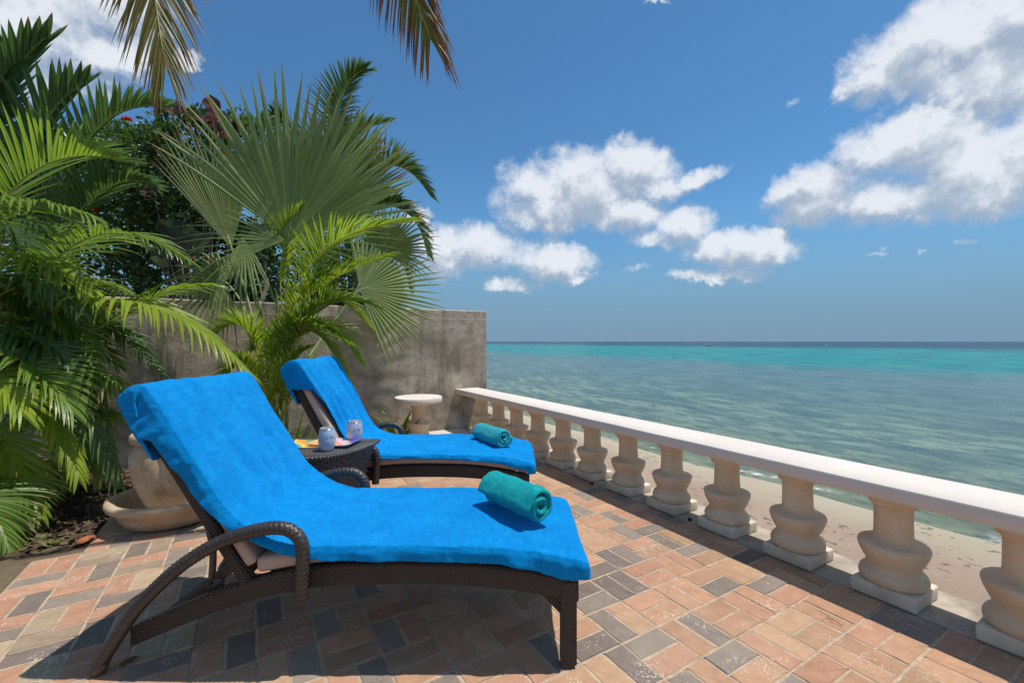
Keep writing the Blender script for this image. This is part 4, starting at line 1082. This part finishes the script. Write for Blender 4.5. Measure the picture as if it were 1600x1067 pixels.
# ---- dense clumping palms at the left
def clump(name, label, base, fr, mats, seed, stems=4, group=None, cat='palm'):
    rr = random.Random(seed); T = thing(name, label, cat, (base.x, base.y, 0), 0, group)
    for k in range(stems):
        bb = base+Vector((rr.uniform(-.2, .2), rr.uniform(-.15, .15), 0)); tp = bb+Vector((rr.uniform(-.15, .15), rr.uniform(-.1, .1), rr.uniform(.9, 1.5)))
        stem(T, [bb, (bb+tp)/2, tp], .03, .018, M_stem, rings=34)
    for P, n, L, wd, lift, dr, m in fr:
        k = name == 'areca_palm'
        frond(T, P, (mats[m], M_rachY), int(n*.66) if k else n, L*1.35 if k else L, wd*1.12 if k else wd, lift, dr*1.25 if k else dr, rr, .14, rad=.007, spread=(56, 20), secs=6)
    return T
AM = (M_areca, M_arecaY, M_dark)
base = w(-3.55, 3.75); rx = random.Random(66)
clump('areca_palm', 'lush areca palm at the left edge with long arching fronds reaching over the urn', base, [
    (A3((-20, 470, 3.7), (20, 330, 3.5), (150, 470, 3.3)), 60, .40, .026, .2, .9, 1),
    (A3((60, 520, 3.6), (200, 395, 3.4), (385, 580, 3.2)), 66, .40, .026, .25, .8, 1),
    (A3((30, 480, 3.8), (130, 300, 3.6), (285, 400, 3.5)), 60, .42, .026, .3, .7, 0),
    (A3((-60, 420, 3.6), (30, 210, 3.4), (185, 250, 3.2)), 56, .52, .030, .75, .35, 0),
    (A3((-80, 380, 3.3), (-20, 280, 3.2), (140, 335, 3.0)), 50, .42, .026, .3, .8, 0),
    (A3((-20, 620, 3.3), (40, 490, 3.2), (120, 740, 3.0)), 60, .38, .026, .3, .7, 1),
    (A3((-60, 560, 3.3), (40, 520, 3.1), (110, 640, 3.0)), 60, .44, .028, .5, .5, 0),
    (A3((-60, 700, 3.1), (20, 600, 3.0), (40, 850, 2.9)), 56, .36, .026, .3, .6, 1),
    (A3((20, 620, 3.5), (120, 520, 3.4), (222, 640, 3.3)), 44, .34, .026, .1, 1.1, 0),
    (A3((-40, 500, 3.6), (60, 400, 3.5), (140, 560, 3.4)), 56, .46, .028, .5, .5, 0),
    (A3((-90, 620, 3.0), (-20, 560, 2.9), (30, 640, 2.8)), 50, .40, .026, .4, .6, 1),
    (A3((60, 600, 3.6), (190, 450, 3.7), (330, 445, 3.8)), 50, .34, .024, .3, .6, 0),
    (A3((20, 680, 3.5), (90, 600, 3.5), (150, 730, 3.4)), 50, .34, .024, .3, .8, 0),
    (A3((10, 560, 3.9), (70, 470, 3.9), (200, 520, 3.8)), 50, .42, .028, .4, .6, 2),
    (A3((-30, 640, 3.7), (50, 560, 3.7), (130, 620, 3.7)), 50, .42, .028, .4, .6, 2),
    (A3((90, 520, 3.9), (160, 470, 3.9), (270, 600, 3.8)), 40, .30, .024, .2, .8, 2),
    (A3((-30, 760, 3.0), (20, 700, 3.0), (60, 800, 2.9)), 44, .30, .024, .3, .7, 1),
    (A3((-80, 800, 2.7), (-30, 730, 2.7), (15, 860, 2.65)), 44, .28, .022, .3, .7, 0),
    (A3((-40, 420, 4.2), (20, 330, 4.2), (120, 380, 4.2)), 50, .5, .03, .4, .5, 2),
    (A3((-70, 300, 3.8), (0, 330, 3.8), (80, 420, 3.8)), 50, .5, .03, .4, .5, 2)]+[
    (A3((u0, v0, d0), ((u0+u2)/2+rx.uniform(-20, 20), min(v0, v2)-rx.uniform(40, 110), d0-.1), (u2, v2, d0-.2)), 52, rx.uniform(.34, .46), .026, rx.uniform(.1, .5), rx.uniform(.5, 1.0), rx.choice((0, 0, 1, 2)))
    for (u0, v0, d0, u2, v2) in [(-60+rx.uniform(-30, 60), rx.uniform(430, 720), rx.uniform(3.2, 4.1), rx.uniform(60, 190), rx.uniform(380, 760)) for _ in range(11)]], AM, 31, 6)
base = w(-5.2, 5.2)
clump('broad_palm', 'dark green palm with broad leaflets at the top left corner', base, [
    (A3((-60, 420, 5.0), (-40, 150, 5.0), (70, 60, 4.9)), 30, .85, .085, .7, .1, 2),
    (A3((60, 400, 5.2), (120, 150, 5.2), (255, 165, 5.0)), 34, .62, .060, .9, .1, 2),
    (A3((20, 400, 5.2), (30, 190, 5.1), (130, 130, 5.0)), 30, .80, .080, .8, .1, 2),
    (A3((60, 420, 5.3), (160, 250, 5.3), (240, 290, 5.2)), 30, .60, .06, .5, .3, 2),
    (A3((-60, 360, 4.9), (-30, 180, 4.9), (10, 110, 4.8)), 30, .80, .075, .5, .2, 2),
    (A3((-20, 420, 5.4), (60, 280, 5.4), (140, 240, 5.3)), 30, .70, .07, .5, .2, 2)], AM, 44, 3)
# long bare leaf stalk crossing the fronds
stl = MB(); 

# ---- feather palm beyond the wall
base = w(-2.6, 7.6)
T = thing('feather_palm', 'dark feather palm beyond the wall with wind blown arching fronds', 'palm', (base.x, base.y, 0))
stem(T, [base, base+Vector((0, 0, 1.5)), at(540, 340, 7.4)], .10, .07, M_bark, 'trunk')
rng = random.Random(9)
for P, n, L, m, rl in [
    (A3((545, 350, 7.4), (600, 195, 7.2), (672, 305, 7.0)), 60, .62, 2, .9),
    (A3((530, 340, 7.4), (505, 130, 7.2), (572, 108, 7.0)), 60, .62, 2, .4),
    (A3((530, 360, 7.4), (640, 270, 7.2), (668, 395, 7.0)), 56, .60, 2, .5),
    (A3((520, 360, 7.4), (440, 170, 7.4), (430, 190, 7.2)), 50, .60, 2, .5),
    (A3((540, 350, 7.4), (600, 290, 7.2), (655, 350, 7.2)), 56, .60, 3, .7),
    (A3((540, 370, 7.4), (620, 340, 7.2), (640, 450, 7.2)), 50, .60, 3, .4),
    (A3((535, 360, 7.5), (500, 200, 7.5), (610, 190, 7.4)), 50, .55, 2, .6),
    (A3((535, 360, 7.5), (450, 300, 7.5), (420, 380, 7.4)), 50, .60, 2, .4)]:
    frond(T, P, ((M_areca, M_arecaY, M_dark, M_fan2)[m], M_petiole), n, L, .036, rl, .45, rng, .18, rad=.016, spread=(62, 26))

# ---- leafy shrubs
def leaf_cloud(mb, cen, rad, n, size, rr, aspect=.5, dist=.0):
    for _ in range(n):
        v = Vector((rr.gauss(0, 1), rr.gauss(0, 1), rr.gauss(0, 1))).normalized()
        k = rr.uniform(.55, 1.06)**.5
        lump = 1+.28*noise.noise(v*2.3+Vector(cen)*.7)+.14*noise.noise(v*6+Vector(cen))
        p = Vector(cen)+Vector((v.x*rad[0], v.y*rad[1], v.z*rad[2]))*k*lump
        d = (v*.7+Vector((rr.uniform(-1, 1), rr.uniform(-1, 1), rr.uniform(-.6, .9)))).normalized()
        s = d.cross(Vector((rr.uniform(-1, 1), rr.uniform(-1, 1), rr.uniform(-1, 1)))).normalized(); nn = d.cross(s)
        L = size*rr.uniform(.6, 1.3); wv = L*aspect*.5; sh = rr.random()
        a = mb.vert(p, (sh, 0, 1)); b1 = mb.vert(p+d*L*.5+s*wv+nn*wv*.35, (sh, .5, 0)); c1 = mb.vert(p+d*L*.5, (sh, .5, 1)); b2 = mb.vert(p+d*L*.5-s*wv+nn*wv*.35, (sh, .5, 0)); e = mb.vert(p+d*L-nn*L*.08, (sh, .9, .5))
        mb.f += [(a, b1, c1), (a, c1, b2), (b1, e, c1), (c1, e, b2)]
def shrub(name, label, base, blobs, m, seed, size, aspect=.5, cat='shrub', stemr=.05, flowers=(), group=None):
    rr = random.Random(seed); T = thing(name, label, cat, (base.x, base.y, 0), 0, group); inv = T.matrix_basis.inverted()
    b = MB()
    for cen, rad, n in blobs: leaf_cloud(b, cen, rad, n, size, rr, aspect)
    b.v = [tuple(inv @ Vector(p)) for p in b.v]
    b.build('foliage', m, T)
    s = MB()
    for cen, rad, n in blobs:
        s.tube([bez([base, base.lerp(Vector(cen), .5)+Vector((rr.uniform(-.2, .2), rr.uniform(-.2, .2), .1)), Vector(cen)], i/10) for i in range(11)], [stemr*(1-.07*i) for i in range(11)], 7)
    s.v = [tuple(inv @ Vector(p)) for p in s.v]; s.build('branches', M_bark, T, True)['kind'] = 'stuff'
    for f in flowers:
        fm = MB()
        for k in range(9):
            a = k*2.4; d = Vector((math.cos(a), math.sin(a), rr.uniform(0, .8))).normalized()
            blade(fm, Vector(f), d, d.cross(Up) if abs(d.z) < .95 else Rt, .07, .045, rr.random(), .2, secs=3)
        fm.v = [tuple(inv @ Vector(p)) for p in fm.v]; fm.build('flower', M_flower, T)
    return T
q = lambda u, v, d: tuple(at(u, v, d))
shrub('hedge', 'dark dense leafy hedge behind the wall under the palms', w(-4.4, 7.0), [
    (q(60, 400, 7.0), (1.2, .8, 1.2), 5200), (q(200, 400, 6.9), (1.2, .7, 1.1), 5200), (q(330, 420, 7.0), (1.0, .7, .9), 4200), (q(140, 290, 7.1), (1.1, .8, .9), 3600), (q(440, 430, 7.2), (.9, .7, .8), 3200), (q(560, 440, 7.2), (.65, .6, .62), 2600)], M_bush, 3, .10, .55)
shrub('flowering_shrub', 'small leaved green shrub with a few red flowers behind the fan palm', w(-3.6, 6.4), [
    (q(225, 260, 6.3), (.65, .5, .55), 2600), (q(330, 240, 6.4), (.8, .5, .55), 3000), (q(290, 330, 6.3), (.7, .5, .5), 2400), (q(400, 250, 6.6), (.7, .5, .6), 2600), (q(180, 240, 6.5), (.35, .3, .4), 900)], M_bush, 7, .085, .5,
    flowers=[q(356, 245, 5.75), q(368, 266, 5.75), q(198, 186, 6.0), (q(150, 330, 6.2))])
# big round red and olive leaves
def round_leaves(name, label, base, spots, seed, m, cat):
    rr = random.Random(seed); T = thing(name, label, cat, (base.x, base.y, 0)); inv = T.matrix_basis.inverted()
    s = MB()
    for (u, v, d, sz, mm) in spots:
        c = at(u, v, d); b = MB()
        nrm = Vector((rr.uniform(-.5, .5), rr.uniform(-.5, .5), rr.uniform(-.1, .5)))-Fw*.9; nrm.normalize()
        t = nrm.cross(Vector((rr.uniform(-1, 1), rr.uniform(-1, 1), .3))).normalized(); bt = nrm.cross(t); sh = rr.random()
        k0 = b.vert(c-nrm*sz*.1, (sh, .1, 1)); ring = []
        for rrn, g_ in ((.55, .5), (1, .95)):
            ring.append([b.vert(c+(t*math.cos(a*math.pi/8)*1.15+bt*math.sin(a*math.pi/8)*.8)*sz*rrn*(1+rr.uniform(-.10, .08))+nrm*sz*rrn*(.22*math.sin(a*math.pi/4+sh*6)+.12*math.sin(a*math.pi*.75+sh*9)), (sh, g_, 0)) for a in range(16)])
        for a in range(16):
            b.f.append((k0, ring[0][a], ring[0][(a+1) % 16])); b.f.append((ring[0][a], ring[1][a], ring[1][(a+1) % 16], ring[0][(a+1) % 16]))
        b.v = [tuple(inv @ Vector(p)) for p in b.v]
        o = b.build('leaf', mm, T, True)
        s.tube([bez([base+Vector((0, 0, 1)), base.lerp(c, .6), c-nrm*sz*.1], i/6) for i in range(7)], .012, 5)
    s.v = [tuple(inv @ Vector(p)) for p in s.v]; s.build('branches', M_bark, T, True)['kind'] = 'stuff'
    return T
rr = random.Random(4)
round_leaves('red_leaf_plant', 'plant with big rounded maroon leaves topping the greenery', w(-4.3, 6.1), [
    (268, 168, 6.0, .16, M_red), (290, 172, 6.0, .15, M_red), (250, 172, 6.1, .13, M_red), (322, 178, 6.0, .19, M_red), (340, 186, 5.95, .17, M_red), (330, 162, 6.1, .13, M_red), (346, 205, 6.0, .15, M_red), (305, 188, 6.1, .14, M_red),
    (255, 205, 6.3, .22, M_olive), (240, 225, 6.3, .20, M_olive), (362, 200, 6.1, .12, M_red)], 5, M_red, 'plant')
round_leaves('broad_leaf_plant', 'plant with large drooping olive leaves in the shade above the wall', w(-4.1, 5.9), [
    (262, 318, 5.9, .17, M_olive), (285, 326, 5.9, .16, M_olive), (240, 300, 5.8, .12, M_red), (275, 360, 5.8, .2, M_olive), (230, 340, 5.9, .2, M_olive), (300, 385, 5.8, .2, M_olive), (255, 395, 5.8, .18, M_olive)], 15, M_olive, 'plant')

# ---- low plants by the wall
def tuft(name, label, base, n, L, wd, m, seed, cat='plant', dr=.6, group=None, spread=.9):
    rr = random.Random(seed); T = thing(name, label, cat, (base.x, base.y, base.z), 0, group); b = MB()
    for k in range(n):
        a = rr.uniform(0, 6.28); d = Vector((math.cos(a)*spread, math.sin(a)*spread, rr.uniform(.5, 1.3))).normalized()
        blade(b, Vector((rr.uniform(-.02, .02), rr.uniform(-.02, .02), 0)), d, d.cross(Up), L*rr.uniform(.6, 1.1), wd, rr.random(), dr, secs=5)
    b.build('leaves', m, T); return T
tuft('striped_plant', 'low spiky plant with yellow edged leaves behind the side table', w(-1.98, 3.85, -.01), 44, .75, .030, M_arecaY, 3, dr=.3, spread=.6)
tuft('young_plant', 'small broad leaved plant at the wall foot between lounger and stone table', w(-1.42, 5.55, 0), 12, .62, .07, M_areca, 6, dr=.7, spread=.6)
for i, (x, y, s) in enumerate([(-1.28, 3.80, .030), (-1.12, 3.93, .034), (-1.02, 3.82, .030)]):
    tuft('weed', ('flat green weed nearest the left edge of the bed', 'green weed between the other two on the bare earth', 'round green weed close to the corner of the pavers')[i], Vector((x, y, .0)), 26, s*1.5, s*.75, M_grass, 30+i, 'weed', .2, 'weeds at the bed edge', spread=1.2)
gr = MB(); rr = random.Random(12)
for _ in range(2600):
    x = -1.07-abs(rr.gauss(0, .55)); y = rr.uniform(2.6, 3.95) if x < -1.07 else 3.8
    if noise.noise(Vector((x*3, y*3, 0))) < -.05 or (x > -1.045 and y < 3.6): continue
    a = rr.uniform(0, 6.28); d = Vector((math.cos(a)*.8, math.sin(a)*.8, rr.uniform(.2, 1))).normalized()
    blade(gr, Vector((x, y, soil_z(x, y)-.004)), d, d.cross(Up), rr.uniform(.02, .06), .004, rr.random(), .5, secs=3)
o = gr.build('grass', M_grass); o['kind'] = 'stuff'; o['label'] = 'patchy short grass beside the pavers'

def dry_leaf(label, loc, s, rz, m, seed):
    rr = random.Random(seed); b = MB(); n = 8; rows = []
    for i in range(n+1):
        t = i/n; wv = s*.42*math.sin(math.pi*min(1, t*.95+.03))**.8; c = s*.22*math.sin(t*4+seed)
        rows.append([b.vert(((t-.5)*s*2, k*wv, abs(k)*wv*.7*rr.uniform(.6, 1.2)+abs(c)*.5+.002), (rr.random(), 0, 0)) for k in (-1, -.5, 0, .5, 1)])
    for p, q in zip(rows, rows[1:]):
        for k in range(4): b.f.append((p[k], p[k+1], q[k+1], q[k]))
    b.tube([(-s, 0, .003), (-s*1.3, s*.05, .004), (-s*1.6, s*.2, .003)], s*.03, 5)
    o = b.build('dry_leaf', m, None, True); o.location = loc; o.rotation_euler = (0, 0, rz); tag(o, label, 'leaf', 'fallen dry leaves'); return o
M_dry = simple('dry_leaf', (.22, .095, .035), .8, .5, 30, .3, 80); M_dry2 = simple('rust_leaf', (.36, .11, .045), .8, .3, 30, .3, 80)
P = w(-1.49, 1.73); dry_leaf('curled brown dry leaf beside the foreground lounger\'s rear foot', (P.x, P.y, .0), .034, .6, M_dry, 1)
x, y = g0(136, 847); dry_leaf('rusty orange fallen leaf at the corner of the pavers by the bed', (x, y, .0), .075, .9, M_dry2, 2)

# ---- small litter on the pavers
x, y = g0(1316, 978); tw = MB(); tw.tube([(0, 0, .004), (.03, .012, .012), (.06, .008, .006), (.10, .02, .012)], [.0016, .0016, .0013, .0008], 5); tw.tube([(.03, .012, .012), (.045, .04, .010), (.05, .06, .005)], [.0012, .001, .0006], 5); tw.tube([(.06, .008, .006), (.08, -.02, .012)], [.001, .0006], 5)
o = tw.build('twig', M_bark, None, True); o.location = (x, y, 0); o.rotation_euler = (0, 0, 1.2); tag(o, 'thin forked twig lying on the pavers at the right', 'twig')
for k, (u, q_, lab) in enumerate([(1188, 856, 'dark seed husk at the paving edge beside a plinth, the nearer of two'), (925, 757, 'dark seed husk lying by a distant plinth, nearer the wall')]):
    x, y = g0(u-110*(k == 0), q_-42*(k == 0)); hb = MB(); hb.lathe([(.002, 0), (.012, .003), (.016, .012), (.011, .022), (.002, .026)], 10, fn=lambda a, z: 1+.25*noise.noise(Vector((math.cos(a)*2, math.sin(a)*2, z*90+k))))
    o = hb.build('seed_husk', simple('husk', (.05, .035, .025), .9, .4, 60, .6, 200), None, True); o.location = (x, y, 0); tag(o, lab, 'seed husk')

# ---- coconut palm standing behind the viewpoint, two of its fronds hang into view
cb = w(-2.6, -1.6)
T = thing('coconut_palm', 'coconut palm with brownish fronds hanging into the top of the picture', 'palm', (cb.x, cb.y, 0))
crown = w(-2.0, 1.2, 5.6)
stem(T, [cb, cb+Vector((0, 0, 3)), crown], .16, .10, M_bark, 'trunk', rings=30)
rng = random.Random(77)
def coco(P, n, L, wd=.022, lift=-.2, start=.1, dr=2.4, spread=(70, 30), up=None):
    frond(T, P, (M_coco, M_rachY), n, L, wd, lift, dr, rng, start, rad=.014, spread=spread, secs=7, taper=.5, var=.2, up=up)
coco([crown, at(150, -900, 3.0), at(205, -230, 3.3), at(258, 104, 3.1)], 120, .98, wd=.017, spread=(60, 12), start=.5, dr=.45, up=Vw, lift=.05)
coco([crown, at(420, -700, 2.7), at(560, -230, 3.0), at(672, 60, 3.1)], 104, .80, wd=.018, start=.5, dr=1.3, spread=(58, 22), up=Vw, lift=.05)
coco([crown, crown+Vector((-1.0, -.6, 1.0)), crown+Vector((-2.2, -1.6, .2)), crown+Vector((-2.6, -2.4, -1.2))], 60, .7)
coco([crown, crown+Vector((.6, -1.2, 1.0)), crown+Vector((1.0, -2.6, .3)), crown+Vector((1.2, -3.4, -1.0))], 60, .7)

# ------------------------------------------------------------------ far boat and marker on the sea
def boat(loc, rz, s, label):
    T = thing('motor_boat', label, 'boat', loc, rz); b = MB(); rows = []
    for i in range(9):
        t = i/8; hw = .85*math.sqrt(max(0, 1-t**3))*s; z0 = (-.1+.3*t*t)*s; z1 = (.55+.25*t)*s; x = (-2.2+4.4*t)*s
        rows.append([b.vert((x, yy, zz)) for yy, zz in ((-hw, z1), (-hw*.8, z0), (0, z0-.1*s), (hw*.8, z0), (hw, z1))])
    for p, q in zip(rows, rows[1:]):
        for k in range(5): b.f.append((p[k], p[(k+1) % 5], q[(k+1) % 5], q[k]))
    b.f.append(tuple(rows[0])); b.build('hull', simple('boat_hull', (.30, .32, .16), .5), T)
    b = MB(); b.box((-.5*s, -.45*s, .55*s), (.5*s, .45*s, 1.15*s), .05); b.build('cabin', simple('boat_cabin', (.5, .5, .46), .5), T)
d = 250; P = at(1108, 541.2, d); P.z = -1.28; boat(P, .3, .95, 'tiny motor boat far out on the turquoise water')
P = at(1291, 540.5, 250); P.z = -1.28
b = MB(); b.lathe([(.02, -.2), (.32, -.1), (.36, .2), (.2, .5), (.05, .7), (.02, 1.0)], 12); o = b.build('buoy', simple('buoy_white', (.8, .8, .78), .5), None, True); o.location = P
tag(o, 'white marker buoy far out, right of the boat', 'buoy')
